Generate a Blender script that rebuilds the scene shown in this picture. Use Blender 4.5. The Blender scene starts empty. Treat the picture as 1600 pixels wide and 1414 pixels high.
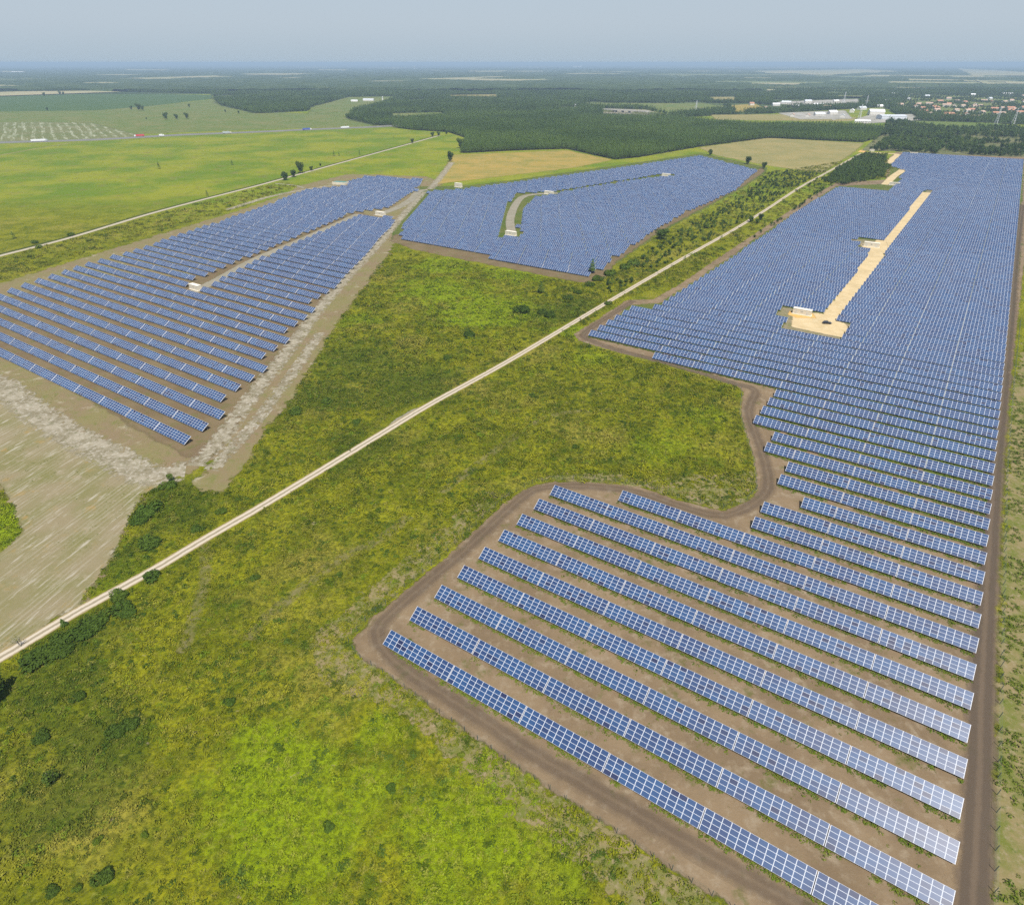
import bpy, math, random
import numpy as np
from mathutils import Vector, Matrix
R = math.radians
random.seed(7); rng = np.random.default_rng(11)
S = bpy.context.scene
COL = S.collection

# ------------------------------------------------------------------ camera
F, PITCH, HC = 956.9, R(32.47), 124.1
cam_d = bpy.data.cameras.new("camera"); cam = bpy.data.objects.new("camera", cam_d); COL.objects.link(cam)
cam.location = (0, 0, HC); cam.rotation_euler = (R(90) - PITCH, 0, 0)
cam_d.sensor_fit = 'HORIZONTAL'; cam_d.sensor_width = 36; cam_d.lens = F / 1600 * 36
cam_d.clip_start = 1; cam_d.clip_end = 200000
S.camera = cam

# ------------------------------------------------------------------ world, sun, exposure
SUN_AZ, SUN_EL = R(-75), R(60)
w = bpy.data.worlds.new("World"); S.world = w; w.use_nodes = True
nt = w.node_tree; bg = nt.nodes['Background']
sky = nt.nodes.new('ShaderNodeTexSky'); sky.sky_type = 'NISHITA'; sky.sun_disc = False
sky.sun_elevation = SUN_EL; sky.sun_rotation = R(165); sky.altitude = 0
sky.air_density = 1.0; sky.dust_density = 1.2; sky.ozone_density = 2.0
bg.inputs[1].default_value = 0.1
# summer haze near the horizon: the clear sky whitens over the lowest degrees
tcw = nt.nodes.new('ShaderNodeTexCoord'); sxw = nt.nodes.new('ShaderNodeSeparateXYZ'); nt.links.new(tcw.outputs['Generated'], sxw.inputs[0])
rpw = nt.nodes.new('ShaderNodeValToRGB'); nt.links.new(sxw.outputs[2], rpw.inputs[0]); e_ = rpw.color_ramp.elements
e_[0].position = 0.0; e_[0].color = (.93, .93, .93, 1); e_[1].position = 0.5; e_[1].color = (0, 0, 0, 1)
e2 = e_.new(0.16); e2.color = (.85, .85, .85, 1)
hzw = nt.nodes.new('ShaderNodeValToRGB'); nt.links.new(sxw.outputs[2], hzw.inputs[0]); h_ = hzw.color_ramp.elements; hzw.color_ramp.interpolation = 'EASE'
h_[0].position = 0.0; h_[0].color = (3.3, 4.1, 4.85, 1); h_[1].position = 0.05; h_[1].color = (3.65, 4.3, 5.0, 1)
mxw = nt.nodes.new('ShaderNodeMix'); mxw.data_type = 'RGBA'
nt.links.new(rpw.outputs[0], mxw.inputs[0]); nt.links.new(sky.outputs[0], mxw.inputs[6]); nt.links.new(hzw.outputs[0], mxw.inputs[7])
nt.links.new(mxw.outputs[2], bg.inputs[0])
sd_ = bpy.data.lights.new("sun", 'SUN'); sun = bpy.data.objects.new("sun", sd_); COL.objects.link(sun)
sd_.energy = 4.9; sd_.angle = R(0.6); sd_.color = (1.0, 0.95, 0.87)
sv = Vector((math.cos(SUN_AZ) * math.cos(SUN_EL), math.sin(SUN_AZ) * math.cos(SUN_EL), math.sin(SUN_EL)))
sun.rotation_euler = sv.to_track_quat('Z', 'Y').to_euler()
S.view_settings.view_transform = 'Standard'; S.view_settings.look = 'None'
S.view_settings.exposure = 0.4; S.view_settings.gamma = 1.0
S.cycles.max_bounces = 5; S.cycles.diffuse_bounces = 2; S.cycles.glossy_bounces = 2
S.cycles.transparent_max_bounces = 12; S.cycles.volume_bounces = 0
S.cycles.use_denoising = False

# ------------------------------------------------------------------ geometry helpers
CP, SP = math.cos(PITCH), math.sin(PITCH)
def un(px, py, z=0.0):
    """point of the real ground (height z) that was measured at this place of the survey picture"""
    dx, dy = (px - 800) / F, (py - 707) / F
    X, Y, Z = dx, CP - dy * SP, -(SP + dy * CP)
    t = (z - HC) / Z
    return np.array([X * t, Y * t, z])
def inview(x, y, m=150, z=0.0):
    Z = z - HC
    zc = y * CP - Z * SP; yc = -(y * SP + Z * CP)
    px = 800 + F * x / zc; py = 707 + F * yc / zc
    return (zc > 1) & (px > -m) & (px < 1600 + m) & (py < 1414 + m)
AZ = R(-32.84)
DV = np.array([math.cos(AZ), math.sin(AZ)]); NV = np.array([-math.sin(AZ), math.cos(AZ)])
def W(pts, z=0.0):
    return np.array([un(a, b, z)[:2] for a, b in pts])
def inpoly(P, poly):
    x, y = P[:, 0], P[:, 1]; r = np.zeros(len(P), bool); j = len(poly) - 1
    for i in range(len(poly)):
        xi, yi = poly[i]; xj, yj = poly[j]
        c = ((yi > y) != (yj > y)) & (x < (xj - xi) * (y - yi) / (yj - yi + 1e-12) + xi)
        r ^= c; j = i
    return r
def dist_line(P, L, closed=False):
    dmin = np.full(len(P), 1e9); n = len(L)
    for i in range(n if closed else n - 1):
        a, b = L[i], L[(i + 1) % n]; ab = b - a; l2 = max(ab @ ab, 1e-9)
        t = np.clip(((P - a) @ ab) / l2, 0, 1)
        dmin = np.minimum(dmin, np.hypot(*(P - (a + t[:, None] * ab)).T))
    return dmin
def sdist(P, poly):
    return dist_line(P, poly, True) * np.where(inpoly(P, poly), 1, -1)

def tag(o, label=None, cat=None, group=None, kind=None):
    if label: o['label'] = label
    if cat: o['category'] = cat
    if group: o['group'] = group
    if kind: o['kind'] = kind
    return o
def link(name, me, parent=None, loc=None, rz=0):
    o = bpy.data.objects.new(name, me); COL.objects.link(o)
    if parent is not None: o.parent = parent
    if loc is not None: o.location = loc
    if rz: o.rotation_euler = (0, 0, rz)
    return o
def empty(name, loc, rz=0): return link(name, None, None, loc, rz)
def copy_tree(o, parent=None, kids=None):
    c = o.copy(); COL.objects.link(c)
    if parent is not None: c.parent = parent
    for ch in KIDS.get(o.name, []): copy_tree(ch, c)
    return c
KIDS = {}
def register(o):
    """remember the children of a prototype so that copying it stays fast"""
    for ch in bpy.data.objects:
        if ch.parent is not None:
            KIDS.setdefault(ch.parent.name, [])
            if ch not in KIDS[ch.parent.name]: KIDS[ch.parent.name].append(ch)

class MB:
    def __init__(s): s.v = []; s.f = []; s.uv = []; s.mi = []
    def quad(s, a, b, c, d, uv=None, mi=0):
        i = len(s.v); s.v += [a, b, c, d]; s.f.append((i, i + 1, i + 2, i + 3))
        s.uv += uv if uv else [(0, 0)] * 4; s.mi.append(mi)
    def tri(s, a, b, c, mi=0):
        i = len(s.v); s.v += [a, b, c]; s.f.append((i, i + 1, i + 2)); s.uv += [(0, 0)] * 3; s.mi.append(mi)
    def box(s, x0, x1, y0, y1, z0, z1, mi=0):
        p = [(x0, y0, z0), (x1, y0, z0), (x1, y1, z0), (x0, y1, z0), (x0, y0, z1), (x1, y0, z1), (x1, y1, z1), (x0, y1, z1)]
        for q in ((0, 3, 2, 1), (4, 5, 6, 7), (0, 1, 5, 4), (1, 2, 6, 5), (2, 3, 7, 6), (3, 0, 4, 7)):
            s.quad(*[p[k] for k in q], mi=mi)
    def tube(s, a, b, r0, r1, n=6, mi=0):
        a = Vector(a); b = Vector(b); dd = (b - a).normalized()
        t = dd.orthogonal().normalized(); u = dd.cross(t)
        ra = [a + (t * math.cos(k * 2 * math.pi / n) + u * math.sin(k * 2 * math.pi / n)) * r0 for k in range(n)]
        rb = [b + (t * math.cos(k * 2 * math.pi / n) + u * math.sin(k * 2 * math.pi / n)) * r1 for k in range(n)]
        for k in range(n):
            l = (k + 1) % n; s.quad(tuple(ra[k]), tuple(ra[l]), tuple(rb[l]), tuple(rb[k]), mi=mi)
    def mesh(s, name, mats):
        me = bpy.data.meshes.new(name); me.from_pydata([tuple(map(float, p)) for p in s.v], [], s.f)
        ul = me.uv_layers.new(name="UVMap"); ul.data.foreach_set('uv', np.array(s.uv, dtype=np.float32).ravel())
        for m in (mats if isinstance(mats, (list, tuple)) else [mats]): me.materials.append(m)
        me.polygons.foreach_set('material_index', s.mi); me.update(); return me

# ------------------------------------------------------------------ material helpers
class NT:
    def __init__(s, name):
        s.m = bpy.data.materials.new(name); s.m.use_nodes = True; s.t = s.m.node_tree
        s.b = s.t.nodes['Principled BSDF']; s.out = s.t.nodes['Material Output']
        s.b.inputs['Roughness'].default_value = 0.9; s.b.inputs['Specular IOR Level'].default_value = 0.04
        s._p = None
    def n(s, typ, **kw):
        nd = s.t.nodes.new(typ)
        for k, v in kw.items(): setattr(nd, k, v)
        return nd
    def l(s, a, b): s.t.links.new(a, b)
    def setin(s, sock, v):
        if isinstance(v, bpy.types.NodeSocket): s.l(v, sock)
        else:
            if isinstance(v, (tuple, list)) and len(v) == 3 and sock.type == 'RGBA': v = (*v, 1)
            sock.default_value = v
    def pos(s):
        if s._p is None: s._p = s.n('ShaderNodeNewGeometry').outputs['Position']
        return s._p
    def mapping(s, rot=0, scale=(1, 1, 1), src=None):
        m = s.n('ShaderNodeMapping'); s.l(src or s.pos(), m.inputs[0])
        m.inputs['Rotation'].default_value = (0, 0, rot); m.inputs['Scale'].default_value = scale; return m.outputs[0]
    def noise(s, size, detail=3, rough=0.6, vec=None, dist=0):
        k = s.n('ShaderNodeTexNoise'); s.l(vec or s.pos(), k.inputs['Vector'])
        k.inputs['Scale'].default_value = 1 / size; k.inputs['Detail'].default_value = detail
        k.inputs['Roughness'].default_value = rough; k.inputs['Distortion'].default_value = dist; return k.outputs[0]
    def math(s, op, a, b=0.5, c=None, clamp=False):
        k = s.n('ShaderNodeMath', operation=op, use_clamp=clamp); s.setin(k.inputs[0], a); s.setin(k.inputs[1], b)
        if c is not None: s.setin(k.inputs[2], c)
        return k.outputs[0]
    def ramp(s, x, a, b):
        k = s.n('ShaderNodeMapRange', interpolation_type='SMOOTHSTEP'); s.setin(k.inputs[0], x)
        k.inputs[1].default_value = a; k.inputs[2].default_value = b; return k.outputs[0]
    def mix(s, f, a, b, mode='MIX'):
        k = s.n('ShaderNodeMix', data_type='RGBA', blend_type=mode); s.setin(k.inputs[0], f); s.setin(k.inputs[6], a); s.setin(k.inputs[7], b)
        return k.outputs[2]
    def attr(s, name):
        k = s.n('ShaderNodeAttribute', attribute_name=name); return k.outputs['Fac']
    def col(s, c): s.setin(s.b.inputs['Base Color'], c)
    def bump(s, h, strength=0.5, dist=0.3):
        k = s.n('ShaderNodeBump'); k.inputs['Strength'].default_value = strength; k.inputs['Distance'].default_value = dist
        s.l(h, k.inputs['Height']); s.l(k.outputs[0], s.b.inputs['Normal'])
    def alpha(s, fac):
        tr = s.n('ShaderNodeBsdfTransparent'); mx = s.n('ShaderNodeMixShader')
        s.setin(mx.inputs[0], fac); s.l(tr.outputs[0], mx.inputs[1]); s.l(s.b.outputs[0], mx.inputs[2]); s.l(mx.outputs[0], s.out.inputs[0])
    def edge(s, amp, size, soft=0.25, maxa=1.0):
        nz = s.math('SUBTRACT', s.noise(size, 4, 0.65), 0.5)
        x = s.math('ADD', s.attr('sd'), s.math('MULTIPLY', nz, amp * 2))
        a = s.ramp(x, -soft, soft)
        if maxa != 1.0: a = s.math('MULTIPLY', a, maxa)
        s.alpha(a)
def flat(name, c, rough=0.6, spec=0.3, metal=0.0, var=0.0):
    k = NT(name); k.b.inputs['Roughness'].default_value = rough; k.b.inputs['Specular IOR Level'].default_value = spec
    k.b.inputs['Metallic'].default_value = metal
    nz = k.noise(0.7, 3); k.col(k.mix(k.math('MULTIPLY', nz, 0.5), c, tuple(x * (0.72 - var) for x in c))); return k.m

# heath colour: one recipe for the soil cover and for the plants that stand on it
BRIGHT = [(690, 455, 30, 1), (760, 485, 34, 1), (800, 430, 22, .9), (690, 415, 24, .9), (560, 500, 12, .8), (430, 1230, 16, 1), (480, 1290, 15, .9), (740, 1310, 15, .95), (860, 1350, 8, .7), (930, 560, 12, .6), (1100, 650, 10, .5),
          (690, 1380, 9, .8), (420, 1160, 9, .9), (590, 1140, 6, .8), (900, 520, 12, .7), (1040, 700, 14, .5), (20, 820, 16, 1), (1598, 640, 8, 1), (560, 1240, 8, .8), (200, 900, 10, .3)]
DARKG = [(60, 1080, 16), (160, 1150, 12), (100, 1260, 10), (850, 490, 24), (640, 600, 26), (560, 560, 22), (560, 700, 16), (180, 880, 12), (280, 790, 16), (100, 1010, 12), (500, 620, 20), (900, 480, 20)]
def heath_nodes(k):
    base = k.mix(k.ramp(k.noise(14, 4, 0.6), 0.38, 0.62), (0.118, 0.130, 0.005), (0.205, 0.205, 0.008))
    base = k.mix(k.ramp(k.noise(37, 3), 0.5, 0.7), base, (0.240, 0.212, 0.030))
    base = k.mix(k.math('MULTIPLY', k.ramp(k.noise(6, 4), 0.52, 0.7), .8), base, (0.056, 0.094, 0.005))
    acc = None
    wob = k.math('MULTIPLY', k.math('SUBTRACT', k.noise(13, 6, .72), 0.5), 3.2)
    def blob(px, py, r):
        p = un(px, py); vs = k.n('ShaderNodeVectorMath', operation='DISTANCE'); k.l(k.pos(), vs.inputs[0])
        vs.inputs[1].default_value = (p[0], p[1], 0.2)
        q = k.math('ADD', k.math('DIVIDE', vs.outputs['Value'], r), wob); return k.ramp(q, 1.3, 0.4)
    for px, py, r, s_ in BRIGHT:
        b = k.math('MULTIPLY', blob(px, py, r), s_); acc = b if acc is None else k.math('MAXIMUM', acc, b)
    dk = None
    for px, py, r in DARKG:
        b = blob(px, py, r); dk = b if dk is None else k.math('MAXIMUM', dk, b)
    base = k.mix(k.math('MULTIPLY', dk, 0.75), base, (0.060, 0.086, 0.007))
    base = k.mix(acc, base, (0.180, 0.238, 0.005))
    base = k.mix(k.math('MULTIPLY', k.ramp(k.noise(3.6, 5, .7), 0.655, 0.72), .85), base, (0.30, 0.235, 0.150))
    return base
def ground_mat():
    k = NT("heath_ground"); c = heath_nodes(k)
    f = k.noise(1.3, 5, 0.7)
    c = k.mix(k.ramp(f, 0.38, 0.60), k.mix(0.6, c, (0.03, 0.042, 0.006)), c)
    c = k.mix(k.math('MULTIPLY', k.ramp(k.noise(2.1, 4, 0.7), 0.55, 0.7), .55), c, (0.20, 0.20, 0.035))
    # farmland green further out
    y = k.n('ShaderNodeSeparateXYZ'); k.l(k.pos(), y.inputs[0])
    far = k.ramp(k.math('ADD', y.outputs[1], k.math('MULTIPLY', k.noise(150, 3), 200)), 640, 860)
    fc = k.mix(k.ramp(k.noise(90, 5, .62), .38, .62), (0.104, 0.158, 0.008), (0.190, 0.205, 0.014))
    fc = k.mix(k.math('MULTIPLY', k.ramp(k.noise(21, 5, .65), .5, .72), .6), fc, (0.165, 0.135, 0.05))
    fc = k.mix(k.math('MULTIPLY', k.ramp(k.noise(9, 5, .7), .5, .7), .5), fc, (0.05, 0.08, 0.016))
    c = k.mix(far, c, fc)
    k.col(c); k.bump(f, 0.9, 0.6); return k.m
M = {}
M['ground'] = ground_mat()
def gmat(name, a, b, c, s1=12, s2=2.5, amp=3.0, esz=5, soft=0.4, bump=0.4, stripes=None, d=None, maxa=1.0, s3=0.7):
    k = NT(name); col = k.mix(k.ramp(k.noise(s1, 4), .36, .64), a, b)
    col = k.mix(k.math('MULTIPLY', k.ramp(k.noise(s2, 5, .65), .48, .72), .85), col, c)
    if d: col = k.mix(k.math('MULTIPLY', k.ramp(k.noise(s1 * .45, 5, .7), .56, .7), .8), col, d)
    if stripes:
        ang, per, sc, amt = stripes
        mp = k.mapping(ang, (1, 1, 1))
        wv = k.n('ShaderNodeTexWave', wave_type='BANDS', bands_direction='Y'); k.l(mp, wv.inputs[0])
        wv.inputs['Scale'].default_value = 0.314 / per; wv.inputs['Distortion'].default_value = 3.5; wv.inputs['Detail'].default_value = 4
        wv.inputs['Detail Scale'].default_value = .25
        st = k.noise(6, 4, .6, k.mapping(0, (0.12, 1.1, 1), mp))
        s2_ = k.ramp(k.noise(per * .9, 5, .68, k.mapping(0, (0.14, 1.0, 1), mp)), .53, .68)
        fac = k.math('MAXIMUM', k.math('MULTIPLY', k.math('MULTIPLY', k.ramp(wv.outputs['Fac'], .5, .9), k.ramp(st, .42, .62)), amt), k.math('MULTIPLY', s2_, .75))
        col = k.mix(fac, col, sc)
    f = k.noise(s3, 4, .7); col = k.mix(k.math('MULTIPLY', f, .45), col, k.mix(.5, col, (0.02, 0.02, 0.01)))
    k.col(col); k.bump(f, bump, .3)
    if amp > 0: k.edge(amp, esz, soft, maxa)
    return k.m
GREEN_D = (0.060, 0.085, 0.015)
M['bare'] = gmat("bare_soil_mat", (0.215, 0.155, 0.092), (0.165, 0.118, 0.070), (0.270, 0.215, 0.145), 16, 3.2, 2.2, 3.5, d=(0.105, 0.105, 0.03))
M['verge'] = gmat("verge_mat", (0.22, 0.175, 0.082), (0.125, 0.14, 0.028), (0.27, 0.215, 0.13), 5, 1.3, 6, 4, d=(0.055, 0.095, 0.012))
M['fieldgrass'] = gmat("under_array_grass", (0.070, 0.105, 0.016), (0.105, 0.120, 0.026), (0.15, 0.13, 0.06), 30, 6, 6, 12)
M['leftsoil'] = gmat("left_soil_mat", (0.190, 0.165, 0.070), (0.200, 0.150, 0.085), (0.140, 0.150, 0.042), 20, 4, 8, 7, d=(0.34, 0.30, 0.21), soft=.8)
M['plowed'] = gmat("ploughed_mat", (0.230, 0.190, 0.110), (0.170, 0.160, 0.062), (0.27, 0.225, 0.145), 16, 4, 3.5, 5, d=(0.27, 0.19, 0.07), stripes=(R(-76), 1.7, (0.40, 0.365, 0.29), .25))
M['leftbrown'] = gmat("left_brown_mat", (0.160, 0.114, 0.064), (0.190, 0.142, 0.078), (0.130, 0.130, 0.042), 14, 5, 4, 9, soft=1.2, maxa=.9)
M['aisle'] = gmat("aisle_soil_mat", (0.22, 0.185, 0.115), (0.17, 0.16, 0.07), (0.27, 0.23, 0.15), 8, 3, 1.5, 4)
M['whitesand'] = gmat("pale_sand_mat", (0.36, 0.32, 0.235), (0.22, 0.19, 0.12), (0.52, 0.48, 0.40), 6, 1.6, 12.0, 2.4, soft=1.6, d=(0.11, 0.125, 0.04), maxa=.85)
M['sand'] = gmat("yellow_sand_mat", (0.56, 0.435, 0.245), (0.48, 0.37, 0.20), (0.58, 0.48, 0.30), 10, 4, 1.2, 3)
M['orangesand'] = gmat("orange_sand_mat", (0.60, 0.36, 0.11), (0.55, 0.34, 0.11), (0.62, 0.42, 0.18), 10, 4, 1.2, 3)
M['greygravel'] = gmat("grey_gravel_mat", (0.26, 0.235, 0.175), (0.22, 0.20, 0.14), (0.30, 0.27, 0.21), 9, 3, .8, 3)
M['tan'] = gmat("dry_field_mat", (0.300, 0.225, 0.050), (0.20, 0.19, 0.040), (0.36, 0.25, 0.075), 40, 8, 5, 20, soft=2, stripes=(R(6), 7, (0.40, 0.26, 0.09), .8))
M['tan2'] = gmat("dry_field_b_mat", (0.27, 0.225, 0.085), (0.21, 0.195, 0.07), (0.30, 0.24, 0.11), 50, 9, 5, 20, soft=2)
M['darkgreen'] = gmat("crop_mat", (0.055, 0.100, 0.030), (0.065, 0.11, 0.03), (0.09, 0.12, 0.035), 90, 20, 8, 60, soft=4)
M['rows'] = gmat("planted_mat", (0.13, 0.15, 0.05), (0.17, 0.165, 0.07), (0.10, 0.13, 0.04), 80, 20, 8, 60, soft=4, stripes=(R(-124), 17, (0.32, 0.33, 0.22), 1.0))
M['scrub'] = gmat("scrub_mat", (0.115, 0.155, 0.035), (0.155, 0.165, 0.05), (0.075, 0.115, 0.025), 70, 14, 8, 40, soft=4, d=(0.24, 0.185, 0.08))
M['heather'] = gmat("heather_mat", (0.17, 0.15, 0.085), (0.13, 0.14, 0.06), (0.21, 0.175, 0.10), 120, 30, 8, 60, soft=5, d=(0.10, 0.12, .05))
M['meadow'] = gmat("meadow_mat", (0.105, 0.155, 0.03), (0.13, 0.16, 0.035), (0.08, 0.13, 0.03), 60, 14, 6, 40, soft=4)
M['forestfloor'] = gmat("forest_floor_mat", (0.050, 0.078, 0.022), (0.075, 0.100, 0.030), (0.11, 0.125, 0.05), 200, 60, 30, 200, soft=15)
M['urban'] = gmat("yard_mat", (0.36, 0.34, 0.30), (0.26, 0.25, 0.20), (0.42, 0.40, 0.36), 40, 14, 5, 30, soft=3)
M['asphalt'] = gmat("asphalt_mat", (0.19, 0.19, 0.185), (0.17, 0.17, 0.165), (0.21, 0.21, 0.205), 40, 14, 0)
M['farfield'] = gmat("far_field_mat", (0.34, 0.30, 0.17), (0.24, 0.25, 0.11), (0.38, 0.33, 0.2), 400, 100, 0, stripes=None)
M['farfield2'] = gmat("far_meadow_mat", (0.15, 0.19, 0.07), (0.19, 0.2, 0.08), (0.13, 0.16, 0.06), 400, 100, 0, stripes=None)

def path_mat(name, rut, mid, side, amp=.35, esz=1.6, rutw=.36, maxa=1.0, soft=.12):
    """two wheel ruts with a worn centre; 'acr' runs -1..1 across"""
    k = NT(name); a = k.math('ABSOLUTE', k.math('ADD', k.attr('acr'), k.math('MULTIPLY', k.math('SUBTRACT', k.noise(3, 4), .5), .35)))
    d = k.math('ABSOLUTE', k.math('SUBTRACT', a, .48))
    f = k.ramp(k.math('ADD', d, k.math('MULTIPLY', k.math('SUBTRACT', k.noise(1.2, 4, .7), .5), .25)), rutw, .15)
    c = k.mix(k.ramp(a, .55, .95), mid, side); c = k.mix(f, c, rut)
    c = k.mix(k.math('MULTIPLY', k.noise(.6, 4, .7), .35), c, k.mix(.4, c, (.08, .07, .05)))
    k.col(c); k.edge(amp, esz, soft, maxa); return k.m
M['path'] = path_mat("track_mat", (0.46, 0.40, 0.31), (0.25, 0.21, 0.14), (0.28, 0.22, 0.11))
M['path2'] = path_mat("track_b_mat", (0.42, 0.37, 0.28), (0.36, 0.32, 0.24), (0.22, 0.19, 0.10))
M['dirttrack'] = path_mat("dirt_track_mat", (0.100, 0.076, 0.055), (0.140, 0.104, 0.072), (0.160, 0.118, 0.08), 2.2, 6, .42, maxa=.75, soft=1.0)
M['ruts'] = path_mat("faint_ruts_mat", (0.120, 0.088, 0.062), (0.175, 0.130, 0.088), (0.190, 0.140, 0.09), 2.4, 7, .5, maxa=.42, soft=1.2)

# ------------------------------------------------------------------ the ground and its sheets
SHEETS = []
def patch(name, poly, mat, cell, z, margin=4, holes=(), label=None):
    lo, hi = poly.min(0) - margin, poly.max(0) + margin
    nx, ny = int((hi[0] - lo[0]) / cell) + 2, int((hi[1] - lo[1]) / cell) + 2
    X, Y = np.meshgrid(lo[0] + np.arange(nx) * cell, lo[1] + np.arange(ny) * cell); P = np.stack([X.ravel(), Y.ravel()], 1)
    s = sdist(P, poly)
    for h in holes: s = np.minimum(s, -sdist(P, h))
    sg = s.reshape(ny, nx); ok = sg > -margin
    q = ok[:-1, :-1] | ok[1:, :-1] | ok[:-1, 1:] | ok[1:, 1:]
    ii, jj = np.nonzero(q); a = ii * nx + jj
    faces = np.stack([a, a + 1, a + nx + 1, a + nx], 1)
    used, inv = np.unique(faces, return_inverse=True); faces = inv.reshape(-1, 4)
    co = np.column_stack([P[used], np.full(len(used), z)])
    return sheet(name, co, faces, mat, {'sd': s[used]})
def sheet(name, co, faces, mat, attrs=None):
    me = bpy.data.meshes.new(name); me.from_pydata(co.tolist(), [], faces.tolist()); me.materials.append(mat)
    for k, v in (attrs or {}).items():
        at = me.attributes.new(k, 'FLOAT', 'POINT'); at.data.foreach_set('value', np.asarray(v, dtype=np.float32))
    o = link(name, me); tag(o, kind='structure'); return o
def smooth(L, step):
    L = np.asarray(L, float); out = []
    P = np.vstack([2 * L[0] - L[1], L, 2 * L[-1] - L[-2]])
    for i in range(1, len(P) - 2):
        n_ = max(2, int(np.hypot(*(P[i + 1] - P[i])) / step))
        for t in np.linspace(0, 1, n_, endpoint=False):
            a, b, c, d_ = P[i - 1], P[i], P[i + 1], P[i + 2]
            out.append(.5 * ((2 * b) + (-a + c) * t + (2 * a - 5 * b + 4 * c - d_) * t * t + (-a + 3 * b - 3 * c + d_) * t ** 3))
    out.append(P[-2]); return np.array(out)
ROADS = []
def strip(name, pts, width, mat, z, step=4, clear=True, ext=None):
    L = smooth(pts if isinstance(pts, np.ndarray) else W(pts), step)
    if clear: ROADS.append((L, width / 2))
    T = np.gradient(L, axis=0); T /= np.hypot(*T.T)[:, None]; Nn = np.stack([-T[:, 1], T[:, 0]], 1)
    cs = np.array([-1.25, -1, -.5, 0, .5, 1, 1.25]); hw = width / 2
    co = np.vstack([np.column_stack([L + Nn * c * hw, np.full(len(L), z)]) for c in cs])
    n = len(L); fs = [(j * n + i, j * n + i + 1, (j + 1) * n + i + 1, (j + 1) * n + i) for j in range(len(cs) - 1) for i in range(n - 1)]
    return sheet(name, co, np.array(fs), mat, {'acr': np.repeat(cs, n), 'sd': np.repeat((1 - abs(cs)) * hw, n)})

g = MB(); G = 70000
g.quad((-G, -400, 0), (G, -400, 0), (G, G, 0), (-G, G, 0))
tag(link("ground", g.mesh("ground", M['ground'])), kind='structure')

PATH = [(-80, 1072), (0, 1027.5), (60, 992), (120, 956), (180, 923), (240, 890), (320, 842), (400, 796), (475, 751), (600, 675), (675, 630), (800, 561), (950, 472), (1072, 401), (1150, 357), (1200, 326), (1250, 293), (1288, 272), (1345, 240)]
PATH2 = [(-60, 416), (0, 400), (112, 371), (250, 330), (400, 291), (437, 281), (550, 250), (687, 212)]
P_RIGHT = W([(1200, 1455), (1140, 1414), (1040, 1350), (960, 1296), (870, 1238), (790, 1185), (700, 1122), (600, 1050), (560, 1023), (548, 1003), (575, 972), (690, 878), (790, 785), (830, 760), (865, 753), (920, 753), (1000, 761), (1060, 782), (1130, 799), (1165, 787), (1184, 768), (1180, 720), (1166, 675), (1158, 645), (1162, 612), (1150, 603), (1060, 574), (960, 549), (905, 533), (897, 522), (920, 508), (980, 469), (1020, 468), (1060, 446), (1120, 405), (1200, 352), (1260, 312), (1306, 286), (1385, 281), (1380, 255), (1400, 238), (1600, 245), (1640, 246), (1610, 330), (1590, 500), (1577, 600), (1562, 740), (1552, 1100), (1545, 1414), (1543, 1470)])
P_LEFT = W([(-140, 490), (-60, 462), (50, 428), (225, 374), (362, 333), (430, 310), (470, 290), (545, 272), (665, 276), (690, 285), (690, 297), (660, 305), (640, 335), (607, 400), (550, 475), (517, 520), (487, 572), (450, 632), (415, 672), (378, 735), (345, 772), (300, 757), (345, 715), (318, 722), (270, 752), (225, 772), (207, 800), (172, 875), (125, 942), (92, 962), (40, 1000), (-60, 1060), (-200, 1000), (-120, 940), (0, 866), (38, 830), (20, 792), (0, 757), (-60, 730), (-300, 700), (-260, 600)])
P_MID = W([(655, 292), (735, 290), (800, 282), (1095, 240), (1200, 262), (1195, 272), (1160, 295), (1080, 338), (1030, 365), (960, 415), (935, 432), (915, 434), (760, 405), (650, 380), (612, 373), (615, 360), (655, 305)])
patch("bare_soil", P_RIGHT, M['bare'], 2.2, 0.004)
patch("grass_verge", W([(1548, 1500), (1549, 1414), (1556, 1100), (1570, 800), (1584, 600), (1640, 400), (1800, 400), (1800, 1500)]), M['verge'], 3, 0.0075, margin=5)
patch("grass_verge", W([(1200, 1500), (1130, 1414), (1040, 1355), (960, 1302), (870, 1244), (790, 1190), (700, 1127), (600, 1055), (550, 1025), (538, 1003), (565, 970), (690, 865), (790, 772), (760, 770), (660, 850), (520, 970), (480, 1010), (500, 1060), (640, 1120), (760, 1230), (880, 1330), (980, 1414), (1000, 1500)]), M['verge'], 1.6, 0.0, margin=5).location.z = 0.0032
patch("grass_verge", W([(880, 752), (1000, 759), (1060, 779), (1130, 794), (1160, 782), (1180, 765), (1178, 735), (1140, 740), (1040, 745), (900, 738), (830, 745)]), M['verge'], 2, 0.003, margin=5)
gr = W([(1330, 612), (1200, 585), (1080, 545), (945, 515), (985, 476), (1030, 474), (1080, 444), (1200, 360), (1306, 291), (1385, 288), (1392, 258), (1404, 242), (1600, 250), (1594, 400), (1575, 560), (1562, 690), (1560, 760), (1450, 740)])
patch("grass_under_panels", gr, M['fieldgrass'], 3.5, 0.008, margin=8)
patch("left_field_soil", P_LEFT, M['leftsoil'], 3, 0.0045, margin=6)
patch("ploughed_ground", W([(-100, 640), (0, 610), (90, 680), (190, 740), (262, 752), (225, 772), (207, 800), (172, 875), (125, 942), (92, 962), (40, 1000), (-60, 1060), (-200, 1000), (-120, 940), (0, 866), (38, 830), (20, 792), (0, 757), (-60, 730), (-300, 700)]), M['plowed'], 2, 0.008)
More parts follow.
